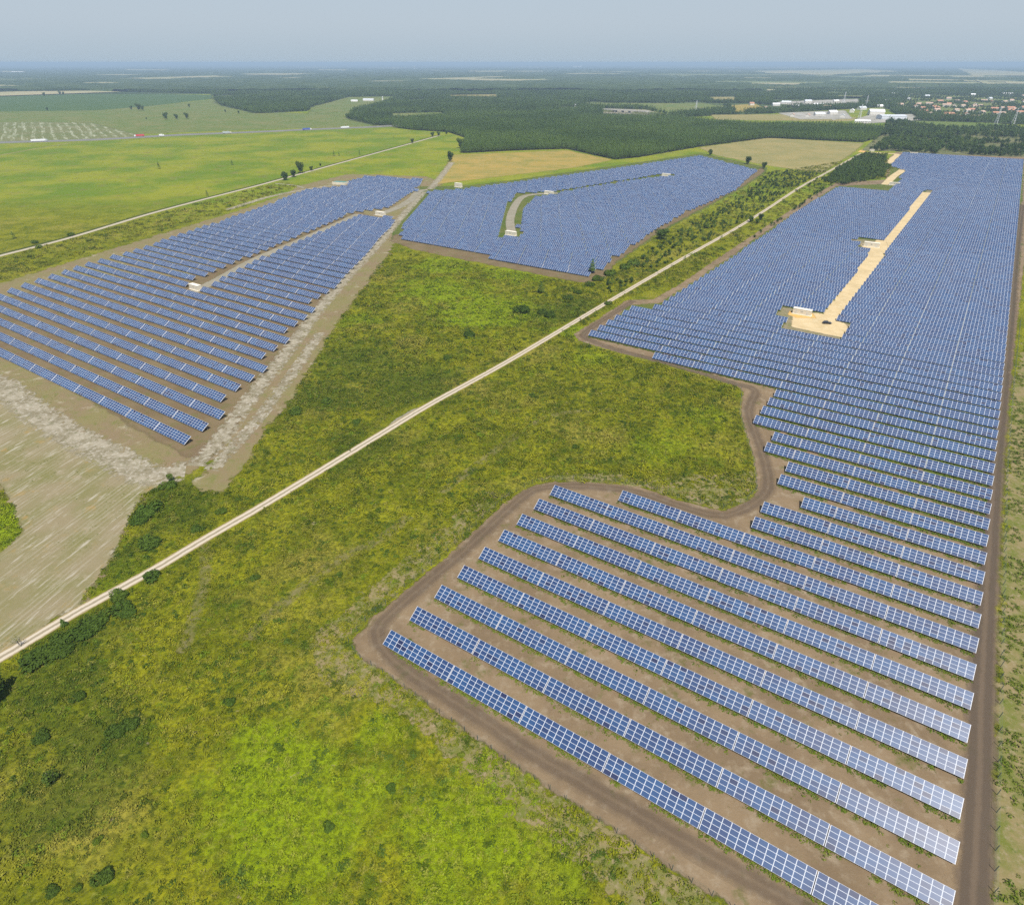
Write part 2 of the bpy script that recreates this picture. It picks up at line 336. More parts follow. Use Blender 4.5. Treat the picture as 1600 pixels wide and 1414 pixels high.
patch("brown_soil", W([(-120, 530), (0, 545), (100, 600), (290, 715), (330, 715), (400, 620), (480, 510), (560, 400), (610, 352), (560, 330), (300, 430), (100, 440), (0, 470)]), M['leftbrown'], 3, 0.012, margin=6)
patch("middle_field_soil", P_MID, M['fieldgrass'], 3, 0.006, margin=6)
patch("middle_field_edge", W([(610, 376), (645, 390), (765, 414), (915, 443), (945, 436), (960, 412), (1030, 362), (1080, 335), (1160, 292), (1195, 268), (1190, 262), (1150, 285), (1065, 328), (1020, 355), (950, 405), (925, 420), (765, 395), (640, 365), (618, 366)]), M['leftbrown'], 3, 0.010, margin=6)
# pale sandy bands
strip("sandy_track", [(-60, 585), (0, 602), (50, 640), (110, 680), (180, 715), (230, 742), (290, 735)], 11, M['whitesand'], 0.016, clear=False)
strip("sandy_track", [(305, 728), (345, 685), (400, 610), (450, 548), (500, 482), (545, 430), (585, 388), (625, 342), (662, 300)], 7, M['whitesand'], 0.016, clear=False)
strip("sandy_track", [(330, 735), (390, 670), (430, 620), (470, 565), (500, 520)], 5, M['whitesand'], 0.016, clear=False)
strip("sandy_track", [(672, 296), (690, 275), (706, 254)], 8, M['whitesand'], 0.016, clear=False)
# gravel tracks and dirt tracks
strip("gravel_track", PATH, 3.7, M['path'], 0.030)
strip("gravel_track", PATH2, 5.2, M['path2'], 0.030)
strip("ditch_verge", W(PATH2) + np.array([-2.5, 5.5]), 5, gmat("ditch_mat", (.04, .06, .012), (.06, .075, .02), (.09, .08, .04), 10, 3, 1.5, 4), 0.022, clear=False)
patch("gravel_lay_by", W([(600, 672), (618, 655), (645, 640), (668, 632), (680, 628), (640, 652)]), M['greygravel'], 1, 0.026)
strip("dirt_track", [(1518, 1450), (1520, 1414), (1526, 1300), (1531, 1200), (1533, 1100), (1543, 900), (1554, 740), (1566, 620), (1578, 500), (1587, 400), (1597, 320)], 5.4, M['dirttrack'], 0.020)
strip("dirt_track", [(0, 0), (0, 0), (1330, 1465), (1200, 1389), (1050, 1304), (975, 1259), (825, 1172), (740, 1115), (640, 1050), (603, 1018), (590, 985), (620, 950), (720, 865), (815, 778), (850, 762), (920, 760), (1000, 770), (1060, 790), (1130, 806), (1180, 785), (1200, 762), (1195, 720), (1178, 670), (1170, 640), (1180, 610), (1150, 600), (1060, 573), (960, 545), (915, 528), (920, 515), (990, 470)][2:], 4.4, M['ruts'], 0.016)
strip("grey_gravel_road", [(588, 337), (620, 325), (642, 312), (655, 299), (668, 297)], 9, M['greygravel'], 0.024)
strip("grey_gravel_road", [(300, 457), (335, 440), (400, 405), (480, 371), (560, 335)], 8, M['greygravel'], 0.024)
strip("grey_gravel_road", [(800, 366), (797, 345), (803, 325), (815, 309), (835, 304), (872, 302)], 8, M['greygravel'], 0.024)
strip("sand_road", [(355, 328), (420, 308), (480, 296), (535, 288)], 7, M['whitesand'], 0.024)
strip("sand_road", [(430, 287), (460, 290), (475, 294)], 4, M['greygravel'], 0.026)
strip("sand_road", [(1300, 500), (1330, 455), (1380, 380), (1420, 334), (1448, 301)], 12.5, M['sand'], 0.024)
patch("trodden_soil", W([(1450, 296), (1380, 376), (1330, 372), (1331, 377), (1345, 384), (1362, 390), (1335, 430), (1286, 486), (1226, 476), (1212, 491), (1228, 494), (1222, 514), (1316, 530), (1332, 504), (1304, 498), (1380, 400), (1462, 295)], .5), M['aisle'], 2, 0.018, margin=3)
patch("sand_pad", W([(1239, 493), (1285, 488), (1310, 497), (1327, 512), (1318, 528), (1236, 511)], 0), M['sand'], 1.5, 0.028)
patch("sand_pad", W([(1345, 382), (1385, 377), (1388, 390), (1350, 390)], 0), M['sand'], 1.5, 0.028)
patch("orange_sand_pad", W([(1231, 492), (1234, 486), (1270, 490), (1275, 497), (1246, 497)], 0), M['orangesand'], 1.5, 0.032)
strip("sand_road", [(1383, 289), (1396, 276), (1412, 264), (1402, 260), (1392, 259), (1393, 250), (1402, 242), (1385, 240), (1345, 238)], 9, M['sand'], 0.026)
strip("orange_sand_road", [(1345, 238), (1365, 227), (1385, 213)], 10, M['orangesand'], 0.027)
M['trail'] = gmat("worn_trail_mat", (0.24, 0.205, 0.09), (0.17, 0.17, 0.05), (0.30, 0.245, 0.14), 5, 1.5, 2.2, 2.5, soft=1.2, maxa=.55)
strip("footpath", [(640, 806), (600, 838), (520, 880), (490, 905), (440, 945), (405, 975), (390, 1000)], 3.4, M['trail'], 0.012, clear=False)
strip("footpath", [(318, 846), (322, 890), (312, 940), (296, 985), (285, 1020)], 3.0, M['trail'], 0.012, clear=False)
strip("footpath", [(690, 770), (780, 700), (860, 650), (960, 640)], 3.0, M['trail'], 0.012, clear=False)
ROADS.append((W([(612, 664), (640, 648), (668, 632)]), 4.0)); ROADS.append((W([(610, 668), (630, 652)]), 4.5))
# fields
patch("dry_field", W([(677, 289), (709, 242), (800, 239), (885, 235), (957, 250), (900, 262), (800, 274), (740, 281)]), M['tan'], 6, 0.006, margin=8)
patch("dry_field", W([(1092, 231), (1200, 216), (1350, 224), (1332, 240), (1285, 270), (1262, 268), (1200, 259), (1118, 243)]), M['tan2'], 7, 0.006, margin=8)
patch("dark_crop_field", W([(-100, 153), (150, 145), (330, 149), (332, 155), (235, 166), (150, 173), (-100, 176)]), M['darkgreen'], 20, 0.02, margin=20)
patch("scrub_field", W([(-100, 175), (150, 173), (235, 166), (332, 156), (400, 174), (480, 178), (540, 182), (590, 197), (400, 203), (-100, 222)]), M['scrub'], 14, 0.01, margin=20)
patch("planted_field", W([(-80, 193), (60, 191), (140, 192), (235, 216), (100, 220), (-80, 222)]), M['rows'], 12, 0.03, margin=15)
patch("heather_field", W([(-100, 127), (110, 125), (170, 135), (110, 147), (-100, 154)]), M['heather'], 40, 0.03, margin=40)
patch("meadow", W([(905, 161), (1100, 162), (1170, 170), (1060, 181), (1010, 171)]), M['scrub'], 20, 0.03, margin=15)
patch("meadow", W([(1118, 181), (1215, 179), (1340, 184), (1330, 190), (1130, 188)]), M['tan2'], 16, 0.03, margin=15)
patch("meadow", W([(1420, 191), (1560, 195), (1580, 201), (1465, 201)]), M['meadow'], 16, 0.03, margin=15)
patch("meadow", W([(498, 165), (560, 155), (600, 160), (560, 172), (540, 182), (480, 178)]), M['scrub'], 16, 0.03, margin=15)
patch("factory_yard", W([(1245, 180), (1310, 175), (1330, 184), (1300, 188), (1250, 185)]), M['urban'], 12, 0.05, margin=12)
patch("factory_yard", W([(1345, 184), (1420, 181), (1440, 187), (1390, 190), (1350, 189)]), M['urban'], 12, 0.05, margin=12)
HWY = [(-200, 231), (0, 223), (150, 218.5), (275, 211.5), (400, 206.5), (500, 202), (587, 198.5), (625, 196)]
strip("motorway_verge", HWY, 46, gmat("motorway_verge_mat", (.15, .16, .06), (.2, .18, .09), (.12, .14, .05), 60, 10, 3, 20), 0.04, 30)
hw = W(HWY)
strip("motorway", hw + np.array([1.0, -8.5]), 11.5, M['asphalt'], 0.06, 30)
strip("motorway", hw + np.array([-1.0, 8.5]), 11.5, M['asphalt'], 0.06, 30)
strip("sand_track", [(-40, 250), (0, 243), (60, 232), (110, 224)], 5, M['tan2'], 0.02, 20)

# ------------------------------------------------------------------ solar tables
COLW, ROWW, TILT = 1.67, 1.005, R(29.8)
CT, ST = math.cos(TILT), math.sin(TILT)
Z0 = 0.70; YT = 4 * ROWW * CT; ZT = Z0 + 4 * ROWW * ST
def panel_mat():
    k = NT("solar_glass")
    uv = k.n('ShaderNodeUVMap').outputs[0]; sx = k.n('ShaderNodeSeparateXYZ'); k.l(uv, sx.inputs[0])
    oi = k.n('ShaderNodeObjectInfo').outputs['Random']
    fx, fy = k.math('FRACT', sx.outputs[0]), k.math('FRACT', sx.outputs[1])
    ex = k.math('MINIMUM', fx, k.math('SUBTRACT', 1.0, fx)); ey = k.math('MINIMUM', fy, k.math('SUBTRACT', 1.0, fy))
    fr = k.math('MAXIMUM', k.math('LESS_THAN', ex, 0.033), k.math('LESS_THAN', ey, 0.036))
    wn = k.n('ShaderNodeTexWhiteNoise', noise_dimensions='3D'); cb = k.n('ShaderNodeCombineXYZ')
    k.l(k.math('FLOOR', sx.outputs[0]), cb.inputs[0]); k.l(k.math('FLOOR', sx.outputs[1]), cb.inputs[1]); k.l(k.math('MULTIPLY', oi, 977.0), cb.inputs[2]); k.l(cb.outputs[0], wn.inputs[0])
    r = wn.outputs['Value']
    big = k.noise(9, 2, .5)
    f = k.math('ADD', k.math('MULTIPLY', r, .42), k.math('MULTIPLY', k.ramp(big, .35, .65), .45))
    blue = k.mix(f, (0.018, 0.036, 0.098), (0.020, 0.066, 0.160))
    blue = k.mix(k.ramp(k.math('ADD', r, k.math('MULTIPLY', big, .3)), .98, 1.15), blue, (0.014, 0.021, 0.062))
    # faint cell lines
    cx, cy = k.math('FRACT', k.math('MULTIPLY', sx.outputs[0], 10)), k.math('FRACT', k.math('MULTIPLY', sx.outputs[1], 6))
    cl = k.math('MAXIMUM', k.math('LESS_THAN', cx, .06), k.math('LESS_THAN', cy, .06))
    blue = k.mix(k.math('MULTIPLY', cl, .25), blue, (0.12, 0.15, 0.25))
    k.col(k.mix(fr, blue, (0.50, 0.53, 0.57)))
    k.setin(k.b.inputs['Roughness'], k.math('ADD', k.math('MULTIPLY', fr, .12), .36)); k.b.inputs['Specular IOR Level'].default_value = 0.34
    k.b.inputs['IOR'].default_value = 1.45
    return k.m
M['panel'] = panel_mat()
M['alu'] = flat("aluminium_rail", (0.62, 0.63, 0.66), .45, .5)
M['steel'] = flat("galvanised_steel", (0.30, 0.31, 0.32), .55, .4, .3)
M['rail_white'] = flat("pale_end_rail", (0.55, 0.56, 0.60), .5, .4)
def slope(x, t, h=0.0): return (x, t * CT - h * ST, Z0 + t * ST + h * CT)
def sbox(mb, x0, x1, t0, t1, h0, h1, mi=0, uv=None):
    c = [slope(x0, t0, h0), slope(x1, t0, h0), slope(x1, t1, h0), slope(x0, t1, h0), slope(x0, t0, h1), slope(x1, t0, h1), slope(x1, t1, h1), slope(x0, t1, h1)]
    for qi, q in enumerate(((0, 3, 2, 1), (4, 5, 6, 7), (0, 1, 5, 4), (1, 2, 6, 5), (2, 3, 7, 6), (3, 0, 4, 7))):
        mb.quad(*[c[k] for k in q], uv=uv if (uv and qi == 1) else None, mi=mi if qi == 1 else 1)
def module_mesh(j):
    mb = MB(); sbox(mb, 0.01, COLW - .01, j * ROWW + .006, (j + 1) * ROWW - .006, 0, .04, 0, [(0, j), (1, j), (1, j + 1), (0, j + 1)])
    return mb.mesh("solar_module", [M['panel'], M['alu']])
def array_mb(mb, n, uo=0):
    sbox(mb, 0.01, n * COLW - .01, .006, 4 * ROWW - .006, 0, .04, 0, [(uo, 0), (uo + n, 0), (uo + n, 4), (uo, 4)])
def frame_mb(mb, n, rail, mi=0, posts=False):
    for t in (.5, 1.6, 2.5, 3.5): sbox(mb, 0, n * COLW, t - .04, t + .04, -.12, -.005)
    nb = max(2, round(n / 2.4) + 1)
    for i in range(nb):
        x = .6 + (n * COLW - 1.2) * i / (nb - 1)
        sbox(mb, x - .04, x + .04, .3, 3.8, -.24, -.125)
        if posts: legs_mb(mb, x)
def legs_mb(mb, x, which=(0, 1)):
    if 0 in which: mb.box(x - .06, x + .06, .9 * CT - .06, .9 * CT + .06, -.3, Z0 + .9 * ST - .2)
    if 1 in which: mb.box(x - .06, x + .06, 3.1 * CT - .06, 3.1 * CT + .06, -.3, Z0 + 3.1 * ST - .2)
def rail_mb(mb, n, w):
    sbox(mb, -w, 0.0, -.02, 4 * ROWW + .02, -.06, .06); sbox(mb, n * COLW, n * COLW + w, -.02, 4 * ROWW + .02, -.06, .06)

# rows: (field, row number, u of left end, v of the high edge, columns)
RIGHT_R = np.array([(60, 37.8), (83, 38.5), (140, 41.3), (190, 43.3), (238, 46.5), (278, 48.3), (308, 50.5), (345, 52.4), (373, 53.7), (594, 65.6), (1270, 98)])
def UV(pts, z=2.7):
    P = W(pts, z); return np.stack([P @ DV, P @ NV], 1)
RIGHT_L_PX = [(610.6, 984.4), (652.5, 947.5), (691.3, 913.8), (725, 883), (758.3, 854.5), (788.8, 828), (815.5, 803.3), (841.3, 779.5), (867.5, 758.3), (973, 766.3), (1180, 808.3), (1194.3, 784.5),
    (1253.8, 777.5), (1220.8, 742.5), (1233.8, 722.5), (1199.4, 691.9), (1210, 675), (1182.5, 648.5), (1193.8, 634.4), (1204.4, 620.4), (1214.4, 607.5), (1023.5, 549), (924.4, 514.8), (938.1, 506.3), (951.3, 498.1), (964.4, 489.8),
    (976.9, 482.5), (989, 475.6), (1025, 474), (1037.5, 467.8), (1049.4, 461.3), (1058, 455), (1068.8, 448.5), (1078.8, 442.8)]
TABLES = []   # field, row, u, v, ncols
V0, PITCHV = 73.36, 9.705
lefts = {}
for p in UV(RIGHT_L_PX): lefts[int(round((p[1] - V0) / PITCHV))] = p[0]
far_left = UV([(1078.8, 442.8), (1200, 362), (1250, 325), (1310, 291)])
hole_px = [[(1445, 297.5), (1380, 377), (1372, 374), (1331, 372), (1331, 377), (1345, 381), (1352, 388), (1362, 390), (1335, 430), (1286, 487), (1227, 476), (1215, 490), (1239, 494), (1230, 512), (1316, 529), (1331, 504), (1304, 499), (1380, 400), (1459, 297)]]
holes_r = [UV(h, 1.2) for h in hole_px]
upper = UV([(1396, 285), (1417.5, 264.4), (1391, 257), (1408, 241.3), (1500, 243), (1600, 249), (1650, 252)])
def cut(iv, holes, v):
    """remove the holes' span at v from intervals"""
    for h in holes:
        xs = []
        for i in range(len(h)):
            (u0, v0), (u1, v1) = h[i], h[(i + 1) % len(h)]
            if (v0 > v) != (v1 > v): xs.append(u0 + (u1 - u0) * (v - v0) / (v1 - v0))
        xs.sort()
        for a, b in zip(xs[::2], xs[1::2]):
            new = []
            for s, e in iv:
                if b <= s or a >= e: new.append((s, e))
                else:
                    if a > s: new.append((s, a))
                    if b < e: new.append((b, e))
            iv = new
    return iv
def spans(poly, v):
    xs = []
    for i in range(len(poly)):
        (u0, v0), (u1, v1) = poly[i], poly[(i + 1) % len(poly)]
        if (v0 > v) != (v1 > v): xs.append(u0 + (u1 - u0) * (v - v0) / (v1 - v0))
    xs.sort(); return list(zip(xs[::2], xs[1::2]))
def fill(field, row, iv, v, seam0, pitch, fromright=False):
    for s, e in iv:
        k = math.floor((s - seam0) / pitch)
        while seam0 + k * pitch < e:
            a = seam0 + k * pitch; c0 = max(0, math.ceil((s - a) / COLW - .35)); c1 = min(12, math.floor((e - a) / COLW + .35)); k += 1
            if c1 - c0 >= 3: TABLES.append((field, row, a + c0 * COLW, v, c1 - c0))
v = V0; i = 0
top_v = upper[:, 1].max()
while True:
    v = V0 + i * PITCHV
    if v > 1262: break
    if i in lefts: ul = lefts[i]
    elif v < far_left[-1, 1]: ul = np.interp(v, far_left[:, 1], far_left[:, 0])
    else: ul = None
    if ul is None:
        if v < upper[0, 1]: ul = upper[0, 0]
        else: ul = np.interp(v, upper[:4, 1], upper[:4, 0])
    if i in lefts and i < 30: seam0 = lefts[0] + 0.0493 * (v - V0)
    else: seam0 = lefts[0] + 0.0493 * (v - V0)
    ur = np.interp(v, RIGHT_R[:, 0], RIGHT_R[:, 1])
    iv = [(ul, ur)] if ur > ul else []
    if i >= 25: iv = cut(iv, holes_r, v - 1.7)
    fill('right', i, iv, v, seam0, 20.3); i += 1
NR = i
# left field
LR = UV([(299.8, 682.3)])[0]
lr = np.array([(102.9, -213.1), (112.7, -216.2), (122.5, -219.3), (132.2, -232.2), (142.1, -235.5), (151.6, -238.2), (161.6, -241.6), (171.3, -255.1), (181, -258.1), (190.8, -260.8), (200.3, -273.4), (209.9, -276.5), (219.8, -280), (230.7, -285.5), (240.5, -299.6), (249.8, -302), (259.5, -304.6), (269.8, -308.4)])
lpoly = UV([(572.5, 397.5), (594, 371), (612, 354), (620, 342), (568, 337), (560, 332), (598, 326), (615, 318), (644, 299), (600, 294), (539, 289), (480, 294), (400, 325), (287, 362), (215, 386), (120, 415), (40, 441), (0, 455), (-130, 500), (-300, 600)])
lleft = UV([(539, 289), (480, 294), (400, 325), (287, 362), (215, 386), (120, 415), (40, 441), (0, 455), (-130, 498), (-260, 540)])
laisle = UV([(292, 440), (312, 435), (400, 398), (560, 330), (566, 335), (400, 407), (345, 436), (322, 452), (296, 456)], 1.0)
pad = UV([(566, 331), (600, 326), (625, 335), (620, 341), (566, 338)], 1.0)
lright = UV([(528.5, 444.5), (542, 428), (556, 414), (572.5, 397.5), (585, 383), (594, 371), (603, 362), (612, 354), (620, 342), (600, 328), (615, 318), (630, 308), (645, 298)])
i = 0
while True:
    v = 102.9 + i * 9.78
    if v > UV([(600, 291)])[0, 1] + 15: break
    if i < 18: ur = lr[i, 1]; v = lr[i, 0]
    else: ur = np.interp(v, lright[:, 1], lright[:, 0])
    o = np.argsort(lleft[:, 1]); ul = np.interp(v, lleft[o, 1], lleft[o, 0])
    iv = cut([(ul, ur)], [laisle, pad], v - 1.7)
    fill('left', i, iv, v, ur - 20.62 * 40, 20.62); i += 1
NL = i
ub = UV([(545, 282), (574, 273), (662, 279), (659, 286), (648, 294), (545, 288)])
i = 0
v = ub[:, 1].min()
while v < ub[:, 1].max():
    fill('upper', i, spans(ub, v), v, -900, 20.62); v += 9.78; i += 1
# middle field
mp = UV([(670, 297), (640, 335), (634, 345), (622, 366), (640, 372), (765, 393), (766, 400), (920, 427.5), (940, 420), (960, 402), (1025, 357), (1072, 330), (1150, 295), (1170, 277), (1185, 265), (1095, 242.5), (960, 262), (800, 284), (735, 292), (707, 295)])
mh = [UV([(807, 303), (875, 299), (876, 304), (838, 307), (814, 331), (806, 357), (822, 369), (784, 371), (785, 366), (797, 318)], 1), UV([(872, 298), (930, 289), (1000, 278), (1030, 272), (1055, 273), (1055, 276), (1030, 277), (1000, 280.5), (930, 291.5), (876, 300.5)], 1.2)]
i = 0; v = UV([(920, 427.5)])[0, 1]; 
v = UV([(915, 424)])[0, 1]
while v < mp[:, 1].max():
    sh = -0.585 * (v - 436) - 376 + 1000 if v > 432 else -0.46 * (v - 391) - 326 + 1000
    fill('middle', i, cut(spans(mp, v), mh, v - 1.5), v, -1000 + sh, 20.5); v += 9.75; i += 1
# rank by the area each shows
def area(t):
    f, r_, u, v, n = t; x, y = (u + n * COLW / 2) * DV + (v - 1.7) * NV
    D = math.hypot(x, y); q = D * D + HC * HC
    nvis = max(0.02, (HC * CT + (x * NV[0] + y * NV[1]) * ST) / math.sqrt(q))
    a = n * nvis / q
    if not inview(np.array([x]), np.array([y]), -5)[0]:
        a *= .3
        if not inview(np.array([x]), np.array([y]), 40)[0]: a = 0
    return -a
order = sorted(range(len(TABLES)), key=lambda i: area(TABLES[i]))
near = order[:300]; rest = order[300:]
ONES = ['', 'first', 'second', 'third', 'fourth', 'fifth', 'sixth', 'seventh', 'eighth', 'ninth', 'tenth', 'eleventh', 'twelfth', 'thirteenth', 'fourteenth', 'fifteenth', 'sixteenth', 'seventeenth', 'eighteenth', 'nineteenth']
TENS = {2: ('twentieth', 'twenty'), 3: ('thirtieth', 'thirty'), 4: ('fortieth', 'forty'), 5: ('fiftieth', 'fifty'), 6: ('sixtieth', 'sixty')}
def nth(n):
    if n < 20: return ONES[n]
    a, b = divmod(n, 10); return TENS[a][0] if b == 0 else TENS[a][1] + '-' + ONES[b]
byrow = {}
for idx, t in enumerate(TABLES): byrow.setdefault((t[0], t[1]), []).append((t[2], idx))
rank = {}
for k_, l_ in byrow.items():
    l_.sort(reverse=True)
    for q, (_, idx) in enumerate(l_): rank[idx] = q + 1
modm = [module_mesh(j) for j in range(4)]
legm = {}
def leg_mesh(w):
    if w not in legm: mb = MB(); legs_mb(mb, 0, (w,)); legm[w] = mb.mesh("leg", M['steel'])
    return legm[w]
am, fm, rm = {}, {}, {}
NAMES = {'right': 'right-hand field', 'left': 'left-hand field', 'middle': 'middle field', 'upper': 'small far block'}
TABU = []
for q, idx in enumerate(near):
    f, r_, u, v, n = TABLES[idx]
    x, y = u * DV + (v - YT) * NV
    root = empty("solar_table", (x, y, random.uniform(-.07, .07)), AZ); root.rotation_euler = (R(random.gauss(0, .5)), R(random.gauss(0, .12)), AZ + R(random.gauss(0, .08)))
    tag(root, '%s table, %s from right end, %s row of %s' % ('long solar' if n == 12 else 'short solar', nth(rank[idx]), 'front' if r_ == 0 else nth(r_ + 1), NAMES[f]), 'solar table', 'solar tables in the %s' % NAMES[f])
    detail = q < 80
    if detail:
        for c in range(n):
            for j in range(4):
                o = link("solar_module", modm[j], root); o.location = (c * COLW, 0, 0)
    else:
        if n not in am: mb = MB(); array_mb(mb, n); am[n] = mb.mesh("module_array", [M['panel'], M['alu']])
        link("module_array", am[n], root)
    key = (n, detail)
    if key not in fm: mb = MB(); frame_mb(mb, n, 0, posts=not detail); fm[key] = mb.mesh("support_frame", M['steel'])
    link("support_frame", fm[key], root)
    if detail:
        nb = max(2, round(n / 2.4) + 1)
        for b in range(nb):
            for wch in (0, 1):
                o = link("leg", leg_mesh(wch), root); o.location = (.6 + (n * COLW - 1.2) * b / (nb - 1), 0, 0)
    wd = .05 if f == 'right' else .13
    for side in (0, 1):
        kk = (side, n, wd)
        if kk not in rm:
            mb = MB()
            if side == 0: sbox(mb, -wd, 0, -.02, 4 * ROWW + .02, -.06, .05)
            else: sbox(mb, n * COLW, n * COLW + wd, -.02, 4 * ROWW + .02, -.06, .05)
            rm[kk] = mb.mesh("end_rail", [M['rail_white'], M['rail_white']])
        link("end_rail", rm[kk], root)
# the smaller, farther tables read as one surface
mb = MB(); A2 = []
ca, sa = DV[0], DV[1]
for q, idx in enumerate(rest):
    f, r_, u, v, n = TABLES[idx]; x, y = u * DV + (v - YT) * NV
    if not inview(np.array([x]), np.array([y]), 500)[0]: continue
    i0 = len(mb.v); array_mb(mb, n, 16 * q)
    k0 = len(mb.mi)
    wd = .01 if f in ('right', 'middle') else .07
    sbox(mb, -wd, 0, -.02, 4 * ROWW + .02, -.1, .05); sbox(mb, n * COLW, n * COLW + wd, -.02, 4 * ROWW + .02, -.1, .05)
    for kk in range(k0, len(mb.mi)): mb.mi[kk] = 2
    k0 = len(mb.mi); nb = max(2, round(n / 3) + 1)
    for b in range(nb): legs_mb(mb, .6 + (n * COLW - 1.2) * b / (nb - 1))
    for kk in range(k0, len(mb.mi)): mb.mi[kk] = 3
    zj = random.uniform(-.08, .08)
    mb.v[i0:] = [(x + a * ca - b * sa, y + a * sa + b * ca, c + zj) for a, b, c in mb.v[i0:]]
o = link("distant_solar_tables", mb.mesh("distant_solar_tables", [M['panel'], M['alu'], M['rail_white'], M['steel']]))
tag(o, 'blue solar tables in long ranks filling the farther parts of all the fields', 'solar tables', None, 'stuff')
print("TABLES", len(TABLES), len(near), len(rest))

# ------------------------------------------------------------------ plants
def leaf_mat(name, c1, c2, heath=False, trans=.0):
    k = NT(name); oi = k.n('ShaderNodeObjectInfo').outputs['Random']
    c = heath_nodes(k) if heath else k.mix(k.ramp(k.noise(60, 3), .4, .6), c1, k.mix(.5, c1, c2))
    v = k.noise(.5, 2) if not heath else k.noise(1.1, 3)
    if heath:
        c = k.mix(k.math('MULTIPLY', k.ramp(oi, .60, .95), .85), c, (0.034, 0.062, 0.006)); c = k.mix(k.math('MULTIPLY', k.ramp(oi, .30, .0), .6), c, (0.215, 0.200, 0.040))
        mid = k.math('MULTIPLY', k.ramp(k.math('ABSOLUTE', k.math('SUBTRACT', oi, .45)), .09, .0), .7); c = k.mix(mid, c, (0.10, 0.165, 0.010))
        c = k.mix(k.math('MULTIPLY', k.ramp(v, .40, .62), .5), c, k.mix(.6, c, (.02, .032, .004)))
    else:
        c = k.mix(oi, c, c2); c = k.mix(k.math('MULTIPLY', k.ramp(k.noise(230, 3), .42, .6), .6), c, tuple(x * .55 for x in c1)); c = k.mix(k.math('MULTIPLY', k.ramp(v, .4, .62), .5), c, tuple(x * .55 for x in c1))
    k.col(c); k.b.inputs['Roughness'].default_value = .75; k.b.inputs['Specular IOR Level'].default_value = .08
    return k.m
M['heath'] = leaf_mat("heath_leaf", None, None, True)
M['pine'] = leaf_mat("pine_needles", (0.070, 0.130, 0.019), (0.118, 0.172, 0.028))
M['broad'] = leaf_mat("broad_leaf", (0.044, 0.080, 0.014), (0.075, 0.112, 0.018))
M['broadlight'] = leaf_mat("light_leaf", (0.075, 0.120, 0.018), (0.100, 0.150, 0.020))
M['shrubdark'] = leaf_mat("shrub_leaf", (0.044, 0.080, 0.009), (0.082, 0.122, 0.014))
M['weed'] = leaf_mat("weed_leaf", (0.070, 0.120, 0.010), (0.130, 0.155, 0.014))
M['drytuft'] = leaf_mat("dry_tuft", (0.17, 0.17, 0.05), (0.24, 0.21, 0.09))
M['bark'] = flat("bark", (0.13, 0.09, 0.06), .9, .1)
M['barepale'] = flat("bare_bark", (0.28, 0.26, 0.2), .9, .1)
def leafball(mb, n, c, rad, size, squash=1.0, up=.5, shell=.55, rs=None, flatb=True):
    rs = rs or random
    for _ in range(n):
        while True:
            p = Vector((rs.uniform(-1, 1), rs.uniform(-1, 1), rs.uniform(-.3 if flatb else -1, 1)))
            if shell < p.length < 1: break
        nrm = (p.normalized() + Vector((rs.gauss(0, .45), rs.gauss(0, .45), up + rs.gauss(0, .35)))).normalized()
        p = Vector((p.x * rad, p.y * rad, p.z * rad * squash)) + Vector(c)
        t = nrm.orthogonal().normalized(); t.rotate(Matrix.Rotation(rs.uniform(0, 6.28), 3, nrm)); b = nrm.cross(t)
        s1, s2 = size * rs.uniform(.6, 1.3), size * rs.uniform(.35, .8)
        mb.quad(tuple(p - t * s1 - b * s2 * .4), tuple(p - t * .2 * s1 + b * s2), tuple(p + t * s1 + b * s2 * .3), tuple(p + t * .1 * s1 - b * s2))
def clump(n, rad, size, sq, mat, name, lobes=1):
    mb = MB()
    for l_ in range(lobes):
        c = (0, 0, 0) if lobes == 1 else (random.uniform(-.5, .5) * rad, random.uniform(-.5, .5) * rad, 0)
        leafball(mb, n // lobes, c, rad * (1 if lobes == 1 else .65), size, sq, .5, .35)
    return mb.mesh(name, mat)
def src(name, meshes):
    c = bpy.data.collections.new(name)
    for i_, m in enumerate(meshes):
        o = bpy.data.objects.new(name, m); c.objects.link(o)
    return c
